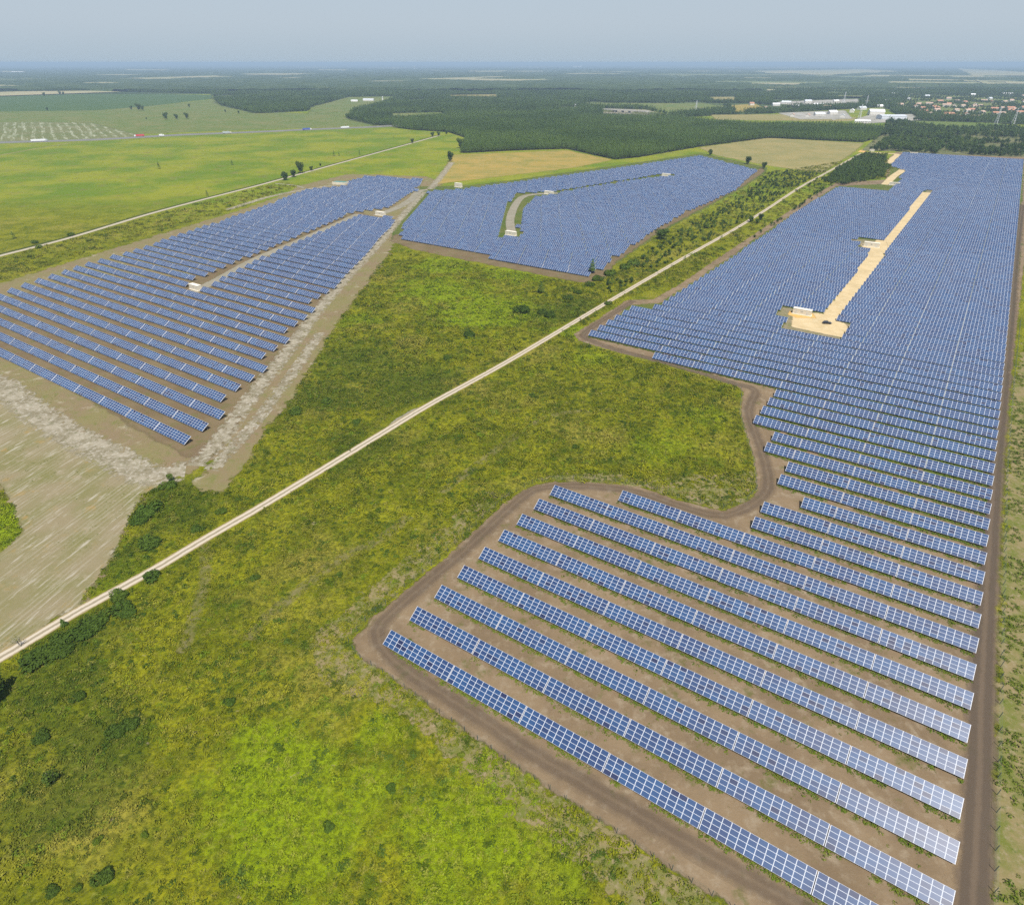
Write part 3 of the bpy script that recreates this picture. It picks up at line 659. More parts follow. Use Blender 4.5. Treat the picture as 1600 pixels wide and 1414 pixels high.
def scatter(name, P, scl, coll, label, cat, z=0.0, sz=None, kind='stuff', nvar=1):
    n = len(P)
    me = bpy.data.meshes.new(name); me.vertices.add(n)
    me.vertices.foreach_set('co', np.column_stack([P, np.full(n, z) if np.isscalar(z) else z]).astype(np.float32).ravel())
    sc = np.column_stack([scl, scl, scl * (1 if sz is None else sz)]).astype(np.float32)
    a = me.attributes.new('scl', 'FLOAT_VECTOR', 'POINT'); a.data.foreach_set('vector', sc.ravel())
    rt = np.column_stack([rng.normal(0, .05, n), rng.normal(0, .05, n), rng.uniform(0, 6.28, n)]).astype(np.float32)
    a = me.attributes.new('rot', 'FLOAT_VECTOR', 'POINT'); a.data.foreach_set('vector', rt.ravel())
    a = me.attributes.new('pick', 'INT', 'POINT'); a.data.foreach_set('value', rng.integers(0, nvar, n).astype(np.int32))
    o = link(name, me)
    ng = bpy.data.node_groups.new(name, 'GeometryNodeTree')
    ng.interface.new_socket(name="Geometry", in_out='INPUT', socket_type='NodeSocketGeometry')
    ng.interface.new_socket(name="Geometry", in_out='OUTPUT', socket_type='NodeSocketGeometry')
    gi, go = ng.nodes.new('NodeGroupInput'), ng.nodes.new('NodeGroupOutput')
    ip = ng.nodes.new('GeometryNodeInstanceOnPoints'); ci = ng.nodes.new('GeometryNodeCollectionInfo')
    ci.inputs[0].default_value = coll; ci.inputs[1].default_value = True; ci.inputs[2].default_value = True
    ip.inputs['Pick Instance'].default_value = True
    def at(nm, ty):
        k = ng.nodes.new('GeometryNodeInputNamedAttribute'); k.data_type = ty; k.inputs[0].default_value = nm
        return [s for s in k.outputs if s.enabled][0]
    L = ng.links.new
    L(gi.outputs[0], ip.inputs['Points']); L(ci.outputs[0], ip.inputs['Instance'])
    L(at('scl', 'FLOAT_VECTOR'), ip.inputs['Scale']); L(at('rot', 'FLOAT_VECTOR'), ip.inputs['Rotation']); L(at('pick', 'INT'), ip.inputs['Instance Index'])
    L(ip.outputs[0], go.inputs[0])
    md = o.modifiers.new("scatter", 'NODES'); md.node_group = ng
    tag(o, label, cat, None, kind); return o

def clear_of(P, extra=0.3):
    ok = np.ones(len(P), bool)
    for L, hwid in ROADS:
        lo, hi = L.min(0) - 10, L.max(0) + 10
        m = (P[:, 0] > lo[0]) & (P[:, 0] < hi[0]) & (P[:, 1] > lo[1]) & (P[:, 1] < hi[1])
        ix = np.nonzero(m)[0]
        if len(ix): ok[ix] &= dist_line(P[ix], L) > hwid + extra
    return ok
def rand_in(n, x0, x1, y0, y1): return np.column_stack([rng.uniform(x0, x1, n), rng.uniform(y0, y1, n)])
def vnoise(P, size, seed=0):
    r = np.random.default_rng(seed); T = r.random((64, 64)); q = P / size; i = np.floor(q).astype(int); f = q - i; f = f * f * (3 - 2 * f)
    g_ = lambda a, b: T[a % 64, b % 64]
    return (g_(i[:, 0], i[:, 1]) * (1 - f[:, 0]) + g_(i[:, 0] + 1, i[:, 1]) * f[:, 0]) * (1 - f[:, 1]) + (g_(i[:, 0], i[:, 1] + 1) * (1 - f[:, 0]) + g_(i[:, 0] + 1, i[:, 1] + 1) * f[:, 0]) * f[:, 1]
HEATH = W([(-300, 1600), (-300, 1180), (-60, 1062), (40, 1000), (92, 962), (125, 942), (172, 875), (207, 800), (225, 772), (270, 752), (345, 772), (378, 735), (415, 672), (450, 632), (487, 572), (517, 520), (550, 475), (590, 415), (622, 388), (645, 393), (760, 417), (915, 446), (965, 424), (1030, 368), (1160, 298), (1200, 268), (1260, 262), (1385, 240), (1395, 262), (1385, 280), (1306, 284), (1200, 350), (1060, 444), (975, 467), (895, 520), (900, 535), (960, 552), (1060, 577), (1155, 606), (1154, 645), (1162, 680), (1176, 725), (1180, 765), (1130, 795), (1060, 778), (1000, 757), (830, 752), (690, 872), (575, 965), (540, 1000), (560, 1030), (600, 1056), (870, 1246), (1140, 1424), (1250, 1550), (800, 1700)])
WEDGE = W([(-300, 700), (-60, 730), (0, 757), (20, 792), (36, 830), (0, 862), (-120, 935), (-300, 1000)])
GREENL = W([(-200, 440), (0, 405), (250, 335), (437, 285), (470, 290), (362, 330), (225, 370), (50, 424), (-200, 500)])
RSTRIP = W([(1550, 1600), (1551, 1414), (1558, 1100), (1571, 800), (1585, 600), (1640, 400), (1800, 400), (1800, 1600)])
hm = [clump(34, .75, .17, .65, M['heath'], "heath_clump", 1) for _ in range(4)] + [clump(60, 1.0, .2, .7, M['heath'], "heath_clump", 3)]
HC_ = src("heath_clump", hm)
pts = []; scs = []
for (ymin, ymax, dens, s0, s1) in ((-10, 150, 1.9, .5, 1.45), (150, 260, 1.1, .8, 1.9), (260, 460, .42, 1.1, 2.6), (460, 1150, .07, 1.6, 4.0)):
    xm = .85 * ymax + 120; P = rand_in(int(dens * 2 * xm * (ymax - ymin)), -xm, xm, ymin, ymax)
    P = P[inview(P[:, 0], P[:, 1], 120)]
    m = inpoly(P, HEATH) | inpoly(P, WEDGE) | inpoly(P, GREENL)
    P = P[m]; P = P[clear_of(P, .9)]
    nz = vnoise(P, 9, 3) * .6 + vnoise(P, 3.1, 4) * .4
    keep = rng.random(len(P)) < .45 + .9 * nz; P = P[keep]; nz = nz[keep]
    pts.append(P); scs.append((s0 + (s1 - s0) * rng.random(len(P)) ** 2.2) * (.65 + .6 * nz))
P = np.vstack(pts); s_ = np.concatenate(scs); print("heath", len(P))
scatter("heath_plants", P, s_, HC_, 'low green and olive heath plants covering the open ground', 'heath', -.05, sz=rng.uniform(.7, 1.5, len(P)), nvar=5)
# taller dark scrub in bands beside the gravel track
SCRUBS = [W(q_) for q_ in ([(25, 1045), (60, 1008), (150, 965), (215, 930), (232, 945), (190, 990), (110, 1025), (45, 1070)], [(215, 792), (268, 750), (300, 757), (345, 790), (290, 820), (250, 862), (190, 922), (150, 925), (190, 850)],
    [(790, 470), (870, 478), (885, 505), (830, 530), (740, 545), (690, 560), (700, 530)], [(470, 620), (560, 560), (680, 540), (720, 560), (600, 640), (480, 720), (410, 740), (420, 690)], [(0, 1060), (60, 1080), (110, 1130), (80, 1170), (0, 1150)], [(150, 1110), (215, 1120), (225, 1165), (160, 1180)],
    [(930, 440), (1000, 400), (1020, 410), (950, 455), (900, 475), (860, 480)], [(800, 610), (860, 600), (880, 640), (820, 660)])]
P = rand_in(9000, -200, 160, 60, 520); ss_ = vnoise(P, 7, 61) * .6 + vnoise(P, 2.7, 62) * .4; mm_ = np.zeros(len(P), bool)
for q_ in SCRUBS: mm_ |= inpoly(P, q_)
P0 = rand_in(26000, -230, 230, 40, 460); P0 = P0[inpoly(P0, HEATH) & inview(P0[:, 0], P0[:, 1], 60)]; P0 = P0[vnoise(P0, 16, 63) * .6 + vnoise(P0, 5, 64) * .4 > .61]; P0 = P0[rng.random(len(P0)) < .85]
P = np.vstack([P[mm_ & (ss_ > .42)], P0]); P = P[clear_of(P, 1.6)]
sm_ = [clump(90, 1.1, .2, .95, M['shrubdark'], "scrub_bush", 3) for _ in range(3)] + [clump(70, .9, .2, .9, M['heath'], "scrub_bush", 2)]
scatter("heath_scrub", P, rng.uniform(.45, 1.35, len(P)), src("scrub_bush", sm_), 'darker knee-high scrub in bands and patches of the open heath', 'scrub', -.1, nvar=4)
# right strip
P = rand_in(110000, 60, 500, 20, 420); P = P[inview(P[:, 0], P[:, 1], 80)]; P = P[inpoly(P, RSTRIP)]
nz = vnoise(P, 7, 8) * .7 + vnoise(P, 2.5, 9) * .3; P = P[nz > .40]
wm = [clump(30, .6, .16, .7, M['weed'], "weed_clump") for _ in range(3)]
WC = src("weed_clump", wm)
scatter("verge_bushes", P, rng.uniform(.6, 1.6, len(P)), WC, 'patchy low green bushes on the dry ground right of the dark dirt track', 'bushes', 0, nvar=3)
# weeds along the low edges of the tables and between rows
pts = []; wsc = []
for idx in order[:700]:
    f, r_, u, v, n = TABLES[idx]
    if f != 'right': continue
    L_ = n * COLW; m = int(L_ * (7.5 if v < 250 else 6))
    uu = u + rng.uniform(0, L_, m); vv = v - YT - rng.gamma(1.6, .28, m) + .25
    P = uu[:, None] * DV + vv[:, None] * NV
    nz = vnoise(P, 6, 21 + r_); P = P[nz > (.20 if v < 210 else .10)]; pts.append(P); wsc.append(rng.uniform(.5, 1.45, len(P)) if v < 190 else rng.uniform(.8, 1.8, len(P)))
    m = int(L_ * .5); uu = u + rng.uniform(0, L_, m); vv = v + rng.uniform(0, PITCHV - YT, m); P = uu[:, None] * DV + vv[:, None] * NV
    nz = vnoise(P, 5, 31); P = P[nz > .60]; pts.append(P); wsc.append(rng.uniform(.35, 1.0, len(P)))
P = np.vstack(pts); wsc = np.concatenate(wsc); ok_ = clear_of(P, -1); P = P[ok_]; wsc = wsc[ok_]
wm2 = [clump(22, .45, .14, .6, M['weed'], "weed_tuft") for _ in range(3)] + [clump(16, .4, .13, .5, M['drytuft'], "weed_tuft")]
scatter("weeds", P, wsc, src("weed_tuft", wm2), 'green weeds growing along the low edges of the solar tables', 'weeds', -.03, nvar=4)
print("weeds", len(P))
# tufts on verge beside fence
VERGE = W([(1200, 1500), (1130, 1414), (1040, 1355), (960, 1302), (870, 1244), (790, 1190), (700, 1127), (600, 1055), (550, 1025), (538, 1003), (565, 970), (690, 865), (790, 772), (850, 750), (1000, 758), (1060, 778), (1130, 794), (1178, 765), (1176, 700), (1155, 640), (1150, 606), (900, 534), (880, 540), (1130, 640), (1150, 720), (1130, 750), (900, 735), (760, 770), (660, 850), (520, 970), (480, 1010), (500, 1060), (640, 1120), (760, 1230), (880, 1330), (980, 1414), (1000, 1500)])
P = rand_in(100000, -80, 200, 30, 330); P = P[inpoly(P, VERGE)]; nz = vnoise(P, 3.5, 41) * .6 + vnoise(P, 1.3, 42) * .4; P = P[nz > .5]
scatter("verge_tufts", P, rng.uniform(.3, .9, len(P)), src("verge_tuft", [clump(20, .45, .15, .6, M['weed'], "verge_tuft"), clump(20, .45, .14, .5, M['drytuft'], "verge_tuft"), clump(20, .5, .15, .6, M['heath'], "verge_tuft")]), 'green and dry tufts on the pale verge outside the wire fence', 'grass tufts', 0, nvar=3)
# soil specks in left field
P = rand_in(60000, -420, -40, 60, 420); P = P[inpoly(P, P_LEFT)]; nz = vnoise(P, 12, 51) * .5 + vnoise(P, 4, 52) * .5; P = P[nz > .62]; P = P[clear_of(P, 0)]
scatter("soil_tufts", P, rng.uniform(.3, .8, len(P)), src("soil_tuft", [clump(14, .5, .16, .35, M['drytuft'], "soil_tuft"), clump(14, .5, .16, .35, M['weed'], "soil_tuft")]), 'sparse tufts on the bare soil of the left-hand field', 'grass tufts', -.03, nvar=2)

# trees
def pine_mesh(h, r, n, size, seed, levels=6):
    rs = random.Random(seed); mb = MB()
    for l_ in range(levels):
        t = l_ / (levels - 1); z = h * (.28 + .66 * t); rr = r * (1 - t) ** .8 + .12 * r
        for _ in range(int(n / levels * (1.35 - .7 * t))):
            a = rs.uniform(0, 6.28); q = rr * math.sqrt(rs.uniform(.05, 1)); p = Vector((math.cos(a) * q, math.sin(a) * q, z - .16 * q + rs.gauss(0, .25)))
            nrm = Vector((math.cos(a) * .6, math.sin(a) * .6, 1 + rs.gauss(0, .3))).normalized(); t_ = Vector((math.cos(a), math.sin(a), -.25)); b_ = nrm.cross(t_)
            s1 = size * rs.uniform(.7, 1.3); mb.quad(tuple(p - t_ * s1 * .5), tuple(p + b_ * s1 * .5), tuple(p + t_ * s1), tuple(p - b_ * s1 * .5))
    return mb
def trunk_mb(h, r, lean=0):
    mb = MB(); mb.tube((0, 0, -.3), (lean, 0, h * .5), r, r * .7, 7); mb.tube((lean, 0, h * .5), (lean * 1.2, 0, h * .93), r * .7, r * .15, 7); return mb
def broad_crown(h, r, n, size, seed):
    rs = random.Random(seed); mb = MB(); k = 9
    for i_ in range(k):
        a = rs.uniform(0, 6.28); q = r * rs.uniform(.15, .6); z = h * rs.uniform(.28, .76); rr = r * rs.uniform(.40, .62)
        leafball(mb, n // k, (math.cos(a) * q, math.sin(a) * q, z), rr, size, .85, .35, .5, rs, False)
    return mb
def broad_trunk(h, r, seed):
    rs = random.Random(seed); mb = MB(); mb.tube((0, 0, -.3), (0, 0, h * .4), r, r * .75, 8)
    for _ in range(5):
        a = rs.uniform(0, 6.28); mb.tube((0, 0, h * .36), (math.cos(a) * h * .2, math.sin(a) * h * .2, h * rs.uniform(.6, .75)), r * .5, r * .12, 6)
    return mb
pm = []
for i_ in range(4):
    mb = pine_mesh(10.5, 2.2, 130, .95, i_, 7); t_ = trunk_mb(10, .16); n0 = len(mb.f)
    o_ = len(mb.v); mb.v += t_.v; mb.f += [tuple(k + o_ for k in f) for f in t_.f]; mb.uv += t_.uv; mb.mi += [1] * len(t_.f)
    pm.append(mb.mesh("plantation_pine", [M['pine'], M['bark']]))
PINES = src("plantation_pine", pm)
bmx = []
for i_ in range(3):
    mb = broad_crown(9, 4.0, 230, .8, 50 + i_); t_ = broad_trunk(9, .25, i_); o_ = len(mb.v); mb.v += t_.v; mb.f += [tuple(k + o_ for k in f) for f in t_.f]; mb.uv += t_.uv; mb.mi += [1] * len(t_.f)
    bmx.append(mb.mesh("woodland_tree", [M['broad'], M['bark']]))
WOODS = src("woodland_tree", bmx + pm[:1])
def grid_in(poly, dx, dy, ang, jit, y_max=1e9):
    lo, hi = poly.min(0), poly.max(0); c = (lo + hi) / 2; Rr = np.hypot(*(hi - lo)) / 2 + 5
    a = np.arange(-Rr, Rr, dx); b = np.arange(-Rr, Rr, dy); A, B = np.meshgrid(a, b); A = A.ravel() + rng.normal(0, jit, A.size); B = B.ravel() + rng.normal(0, jit, B.size)
    P = np.column_stack([c[0] + A * math.cos(ang) - B * math.sin(ang), c[1] + A * math.sin(ang) + B * math.cos(ang)])
    P = P[inview(P[:, 0], P[:, 1], 100)]
    return P[inpoly(P, poly)]
CLEAR_PX = [[(905, 161), (1100, 162), (1150, 170), (1045, 180), (1010, 170)], [(945, 170), (1010, 172), (1050, 182), (1000, 184), (940, 182)], [(700, 149), (775, 148), (778, 155), (705, 154)],
    [(560, 126), (690, 120), (745, 123), (800, 126), (790, 132), (700, 132), (600, 131)], [(800, 127), (880, 129), (880, 137), (790, 137)], [(545, 152), (620, 152), (600, 162), (560, 172), (498, 178), (480, 170)], [(1105, 152), (1148, 152), (1148, 160), (1115, 160)],
    [(1110, 180), (1215, 179), (1300, 180), (1300, 188), (1120, 188)], [(1140, 165), (1180, 163), (1200, 172), (1150, 176)], [(1162, 139), (1215, 142), (1200, 147)],
    [(1415, 189), (1560, 193), (1590, 201), (1465, 202)], [(1200, 160), (1340, 155), (1345, 165), (1260, 168)], [(600, 178), (690, 176), (700, 186), (640, 190)], [(1420, 148), (1610, 150), (1610, 186), (1500, 186), (1400, 172)]]
CLEAR_PX += [[(1215, 177), (1320, 173), (1332, 186), (1250, 187)], [(1338, 186), (1360, 180), (1425, 179), (1440, 188), (1350, 194)]]
CLEAR = [W(p) for p in CLEAR_PX]
CL_MATS = ['scrub', 'greygravel', 'tan2', 'meadow', 'meadow', 'scrub', 'tan2', 'tan2', 'tan', 'tan2', 'meadow', 'urban', 'scrub', 'scrub', 'urban', 'urban']
for i_, (p, m_) in enumerate(zip(CLEAR, CL_MATS)): patch("clearing", p, M[m_], max(10, np.ptp(p[:, 1]) / 60), 0.12 + .012 * i_, margin=20)
def not_in(P, polys):
    ok = np.ones(len(P), bool)
    for p in polys: ok &= ~inpoly(P, p)
    return P[ok]
F1 = W([(719, 240), (800, 236), (885, 233), (960, 250), (1000, 246), (1075, 233), (1092, 230), (1200, 216), (1350, 223), (1378, 212), (1378, 202), (1300, 197), (1180, 197), (1110, 192), (1060, 186), (930, 182), (860, 176), (730, 180), (640, 186), (590, 196), (640, 203), (700, 207), (728, 216)])
F2 = W([(335, 156), (345, 165), (400, 178), (480, 174), (500, 165), (545, 158), (560, 165), (542, 185), (590, 198), (640, 190), (730, 180), (860, 176), (1010, 184), (1060, 184), (1200, 178), (1380, 168), (1420, 190), (1600, 195), (1700, 195), (1700, 140), (-150, 140), (-150, 146), (150, 143), (330, 147)])
patch("forest_floor", F1, M['forestfloor'], 16, 0.03, margin=4).data.materials[0] = gmat("plantation_floor", (0.045, 0.055, 0.02), (0.06, 0.06, 0.028), (0.08, 0.08, 0.035), 60, 10, 1, 10)
P1 = grid_in(F1, 6.0, 3.6, AZ, .3)
P1 = P1[clear_of(P1, 4)]
scatter("pine_plantation", P1, rng.uniform(.72, 1.1, len(P1)), PINES, 'dense dark green pine plantation behind the solar fields and the dry meadow', 'pine forest', 0, sz=rng.uniform(.9, 1.15, len(P1)), nvar=4)
P2 = grid_in(F2, 7.5, 8.5, R(-10), 1.4); P2 = not_in(P2, CLEAR); P2 = P2[clear_of(P2, 2)]
P2 = P2[vnoise(P2, 170, 77) * .7 + vnoise(P2, 60, 78) * .3 > .30]
print('pines', len(P1), len(P2))
P2b = grid_in(CLEAR[13], 13, 13, .3, 4); P2b = P2b[vnoise(P2b, 60, 12) > .38]
scatter("village_trees", P2b, rng.uniform(.5, .95, len(P2b)), src("village_tree", bmx), 'round dark trees standing between the village houses', 'trees', 0, nvar=3)
patch("forest_floor", F2, M['forestfloor'], 60, 0.06, margin=10, holes=CLEAR)
scatter("distant_woods", P2, rng.uniform(.9, 1.45, len(P2)), src("distant_tree", pm + bmx[:2]), 'distant mixed pine woods stretching across the plain', 'woods', 0, nvar=6)
F3 = W([(1378, 208), (1345, 236), (1400, 237), (1430, 240), (1600, 246), (1700, 250), (1700, 198), (1600, 199), (1465, 201), (1415, 192), (1385, 190)])
P3 = grid_in(F3, 8.5, 9, R(10), 2.6); P3 = P3[vnoise(P3, 34, 5) > .36]; P3 = P3[clear_of(P3, 5)]
patch("scrub_ground", F3, gmat("scrub_b", (0.10, 0.115, 0.04), (0.16, 0.15, 0.07), (0.07, 0.09, 0.03), 30, 8, 3, 10, d=(.3, .26, .17)), 8, 0.03)
scatter("village_woods", P3, rng.uniform(.6, 1.35, len(P3)), WOODS, 'loose dark green woodland between the right-hand field and the village', 'woods', 0, nvar=4)
F4 = W([(1290, 286), (1310, 262), (1345, 243), (1385, 246), (1390, 262), (1378, 278), (1320, 290)])
P4 = grid_in(F4, 5, 5, 0, 1.6); P4 = P4[clear_of(P4, 4)]; scatter("thicket", P4, rng.uniform(.55, .85, len(P4)), WOODS, 'dark thicket of small trees at the far left corner of the right-hand field', 'thicket', 0, nvar=4)
# belt of young trees between the middle field and the gravel track
F5 = W([(1165, 300), (1200, 272), (1240, 268), (1290, 276), (1290, 290), (1240, 296), (1190, 330), (1120, 372), (1060, 404), (1000, 438), (950, 462), (935, 445), (985, 415), (1040, 375), (1100, 340)])
P5 = grid_in(F5, 5.5, 5.5, 0, 2.4); P5 = P5[vnoise(P5, 25, 6) > .33]; P5 = P5[clear_of(P5, 2)]
scatter("young_tree_belt", P5, rng.uniform(.16, .55, len(P5)) ** 1.1, WOODS, 'belt of young trees and bushes left of the upper gravel track', 'young trees', 0, nvar=4)
F6 = W([(1215, 345), (1290, 290), (1305, 288), (1225, 342), (1180, 372), (1170, 372)])
P6 = grid_in(F6, 5, 5, 0, 2); P6 = P6[vnoise(P6, 15, 16) > .35]
scatter("young_tree_belt", P6, rng.uniform(.2, .45, len(P6)), WOODS, 'strip of low bushes between the gravel track and the right-hand field', 'young trees', 0, nvar=4)
# far canopy: 3.5 to 13 km, rolling tree tops as one raised surface with openings for the fields
far_fields = []
rf = random.Random(5)
for _ in range(150):
    yy = rf.uniform(3600, 30000) if rf.random() < .75 else rf.uniform(3300, 9000); xx = rf.uniform(-.9, .9) * yy
    a = R(-33 + rf.choice([0, 0, 90, 12])); wl, hl = rf.uniform(150, 900) * (1 + yy / 15000), rf.uniform(150, 700) * (1 + yy / 15000)
    far_fields.append(np.array([(xx + p * wl * math.cos(a) - q * hl * math.sin(a), yy + p * wl * math.sin(a) + q * hl * math.cos(a)) for p, q in ((-.5, -.5), (.5, -.5), (.5, .5), (-.5, .5))]))
for pl in ([(1180, 112), (1350, 109.5), (1410, 113), (1300, 119), (1200, 116)], [(1417, 125), (1512, 127), (1512, 129), (1420, 128)], [(1495, 108), (1620, 115), (1640, 121), (1520, 121)], [(1517, 125), (1562, 134), (1545, 137), (1530, 130)], [(190, 109), (270, 110), (260, 112), (200, 111.5)], [(495, 109.5), (545, 110), (540, 112), (500, 111.5)], [(730, 112), (795, 111.5), (780, 114.5), (735, 114)], [(0, 112), (45, 113), (40, 114.5), (0, 114)], [(200, 124), (330, 120), (380, 122), (240, 126)]):
    far_fields.append(W(pl))
k = NT("far_forest"); k.col(k.mix(k.ramp(k.noise(160, 4), .35, .65), (0.030, 0.050, 0.016), (0.055, 0.078, 0.026))); M['farforest'] = k.m
mbf = MB(); mbf.quad((-60000, 3300, .3), (60000, 3300, .3), (60000, 69000, .3), (-60000, 69000, .3))
tag(link("far_forest_floor", mbf.mesh("far_forest_floor", M['farforest'])), kind='structure')
mA, mB_ = MB(), MB()
for i_, f_ in enumerate(far_fields):
    z_ = 1.0 + .04 * i_; (mA if (i_ % 3 or i_ >= 150) else mB_).f.append(None)
    t_ = mA if (i_ % 3 or i_ >= 150) else mB_; t_.f.pop()
    n0 = len(t_.v); t_.v += [(p[0], p[1], z_) for p in f_]; t_.f.append(tuple(range(n0, n0 + len(f_)))); t_.uv += [(0, 0)] * len(f_); t_.mi.append(0)
tag(link("far_fields", mA.mesh("far_fields", M['farfield'])), kind='structure')
tag(link("far_meadows", mB_.mesh("far_meadows", M['farfield2'])), kind='structure')
def canopy(name, y0, y1, cell, hmin, hmax, label):
    xm = .9 * y1; ys = np.arange(y0, y1, cell); xs = np.arange(-xm, xm, cell); X, Y = np.meshgrid(xs, ys)
    X = X + rng.uniform(-.3, .3, X.shape) * cell; Y = Y + rng.uniform(-.3, .3, Y.shape) * cell
    P = np.column_stack([X.ravel(), Y.ravel()]); m = np.abs(P[:, 0]) < .88 * P[:, 1] + 200
    s = np.ones(len(P), bool)
    for f_ in far_fields:
        lo, hi = f_.min(0), f_.max(0); ix = np.nonzero((P[:, 0] > lo[0]) & (P[:, 0] < hi[0]) & (P[:, 1] > lo[1]) & (P[:, 1] < hi[1]))[0]
        if len(ix): s[ix] &= ~inpoly(P[ix], f_)
    s &= vnoise(P, 420, 90) > .18
    blk = vnoise(P, 260, 91); hgt = (hmin + (hmax - hmin) * blk) + rng.normal(0, 1.3, len(P))
    z = np.where(s, hgt, -2.0); ny, nx = X.shape
    ok = (s & m).reshape(ny, nx); q = ok[:-1, :-1] | ok[1:, :-1] | ok[:-1, 1:] | ok[1:, 1:]; ii, jj = np.nonzero(q); a = ii * nx + jj
    faces = np.stack([a, a + 1, a + nx + 1, a + nx], 1); used, inv = np.unique(faces, return_inverse=True)
    me = bpy.data.meshes.new(name); me.from_pydata(np.column_stack([P, z])[used].tolist(), [], inv.reshape(-1, 4).tolist()); me.materials.append(M['farforest'])
    tag(link(name, me), label, 'forest', None, 'stuff')
canopy("far_forest", 3550, 7000, 22, 8, 17, 'far bluish forest belts on the plain beyond the village')
canopy("farthest_forest", 7000, 16000, 60, 8, 18, 'farthest forest melting into haze below the horizon')

# individual trees and shrubs
TREE_CACHE = {}
def tree_proto(kind):
    if kind in TREE_CACHE: return TREE_CACHE[kind]
    if kind == 'pine_tree': cm, tm = pine_mesh(10, 2.6, 380, .8, 5, 9).mesh("crown", M['pine']), trunk_mb(9.5, .2).mesh("trunk", M['bark'])
    elif kind == 'young_pine_tree': cm, tm = pine_mesh(6, 1.7, 260, .5, 15, 7).mesh("crown", M['pine']), trunk_mb(5.6, .1).mesh("trunk", M['bark'])
    elif kind == 'broadleaf_tree': cm, tm = broad_crown(9, 4.2, 900, .5, 9).mesh("crown", M['broad']), broad_trunk(9, .28, 3).mesh("trunk", M['bark'])
    elif kind == 'light_tree': cm, tm = broad_crown(5, 2.1, 700, .26, 19).mesh("crown", M['broadlight']), broad_trunk(5, .14, 13).mesh("trunk", M['barepale'])
    elif kind == 'bare_tree':
        mb = MB(); rs = random.Random(4); mb.tube((0, 0, -.2), (.2, 0, 2.4), .13, .09, 7)
        for _ in range(14):
            a = rs.uniform(0, 6.28); z_ = rs.uniform(1.4, 2.4); l_ = rs.uniform(1, 2.2); e = (math.cos(a) * l_ * .7 + .1, math.sin(a) * l_ * .7, z_ + l_ * .8); mb.tube((.1, 0, z_), e, .05, .02, 5)
            for _ in range(3): mb.tube(tuple(np.array(e) * .75 + np.array((.1, 0, z_)) * .25), (e[0] + rs.uniform(-.6, .6), e[1] + rs.uniform(-.6, .6), e[2] + rs.uniform(.1, .7)), .025, .008, 4)
        cm2 = MB(); leafball(cm2, 60, (0, 0, 3.3), 1.5, .16, .7, .3, .3, rs, False); cm, tm = cm2.mesh("crown", M['weed']), mb.mesh("trunk", M['barepale'])
    elif kind == 'dark_shrub':
        mb = MB()
        for _ in range(6): leafball(mb, 130, (random.uniform(-1, 1), random.uniform(-.8, .8), random.uniform(.2, .6)), random.uniform(.7, 1.1), .2, .9, .45, .5)
        cm = mb.mesh("foliage", M['shrubdark']); tb = MB(); [tb.tube((0, 0, -.2), (random.uniform(-.7, .7), random.uniform(-.7, .7), 1), .05, .02, 5) for _ in range(5)]; tm = tb.mesh("stem", M['bark'])
    elif kind == 'bright_shrub':
        mb = MB()
        for _ in range(4): leafball(mb, 130, (random.uniform(-.6, .6), random.uniform(-.6, .6), random.uniform(.2, .5)), random.uniform(.6, .9), .18, .9, .45, .5)
        cm = mb.mesh("foliage", M['weed']); tb = MB(); [tb.tube((0, 0, -.2), (random.uniform(-.4, .4), random.uniform(-.4, .4), .8), .04, .02, 5) for _ in range(4)]; tm = tb.mesh("stem", M['bark'])
    TREE_CACHE[kind] = (cm, tm); return cm, tm
HB = {'pine_tree': 10, 'young_pine_tree': 6, 'broadleaf_tree': 8.2, 'light_tree': 5, 'bare_tree': 4, 'dark_shrub': 1.5, 'bright_shrub': 1.3}
def tree(kind, px, py, h, label, cat, group=None, wide=1.0):
    p = un(px, py); root = empty(kind, (p[0], p[1], 0), random.uniform(0, 6.28)); s = h / HB[kind]; root.scale = (s * wide, s * wide, s)
    cm, tm = tree_proto(kind); sh = 'shrub' in kind
    link("foliage" if sh else "crown", cm, root); link("stem" if sh else "trunk", tm, root); tag(root, label, cat, group)
def series(kind, items, fmt, cat, group, wide=1.0):
    items = sorted(items); 
    for i_, it in enumerate(items): tree(kind, it[0], it[1], it[2], fmt % nth(i_ + 1), cat, group, it[3] if len(it) > 3 else wide)
tree('broadleaf_tree', 469, 271, 15, 'tallest dark tree beside the pale track left of the solar fields', 'tree', wide=.8)
tree('broadleaf_tree', 445, 282, 10, 'round dark tree at the lower left of the trackside trio', 'tree', wide=1.1)
tree('broadleaf_tree', 460, 277, 9, 'middle tree of the trackside trio, below the tallest tree', 'tree')
tree('broadleaf_tree', 704, 253, 15, 'dark tree at the lower left corner of the dry tan field', 'tree', wide=.75)
tree('broadleaf_tree', 719, 232, 16, 'dark tree standing at the left corner of the pine plantation', 'tree', wide=.85)
tree('broadleaf_tree', 1035, 374, 9, 'round dark tree alone on the right edge of the middle field', 'tree', wide=1.4)
tree('pine_tree', 925, 427, 10, 'light green pine at the front corner of the middle field', 'pine', wide=.8)
tree('light_tree', 85, 1222, 4.2, 'light green tree alone in the heath near the lower left corner', 'tree')
tree('bare_tree', 33, 1010, 3.4, 'nearly leafless pale tree beside the gravel track at far left', 'tree')
tree('broadleaf_tree', -6, 1092, 6.5, 'very dark tree cut by the left edge of the picture', 'tree', wide=1.1)
tree('young_pine_tree', 101, 978, 2.6, 'small dark conifer against the gravel track near the far left', 'conifer')
tree('light_tree', 268, 752, 4.0, 'thin grey-green tree where the pale sandy track ends', 'tree', wide=.8)
tree('young_pine_tree', 845, 458, 7.5, 'thin young pine in the bright green patch', 'pine')
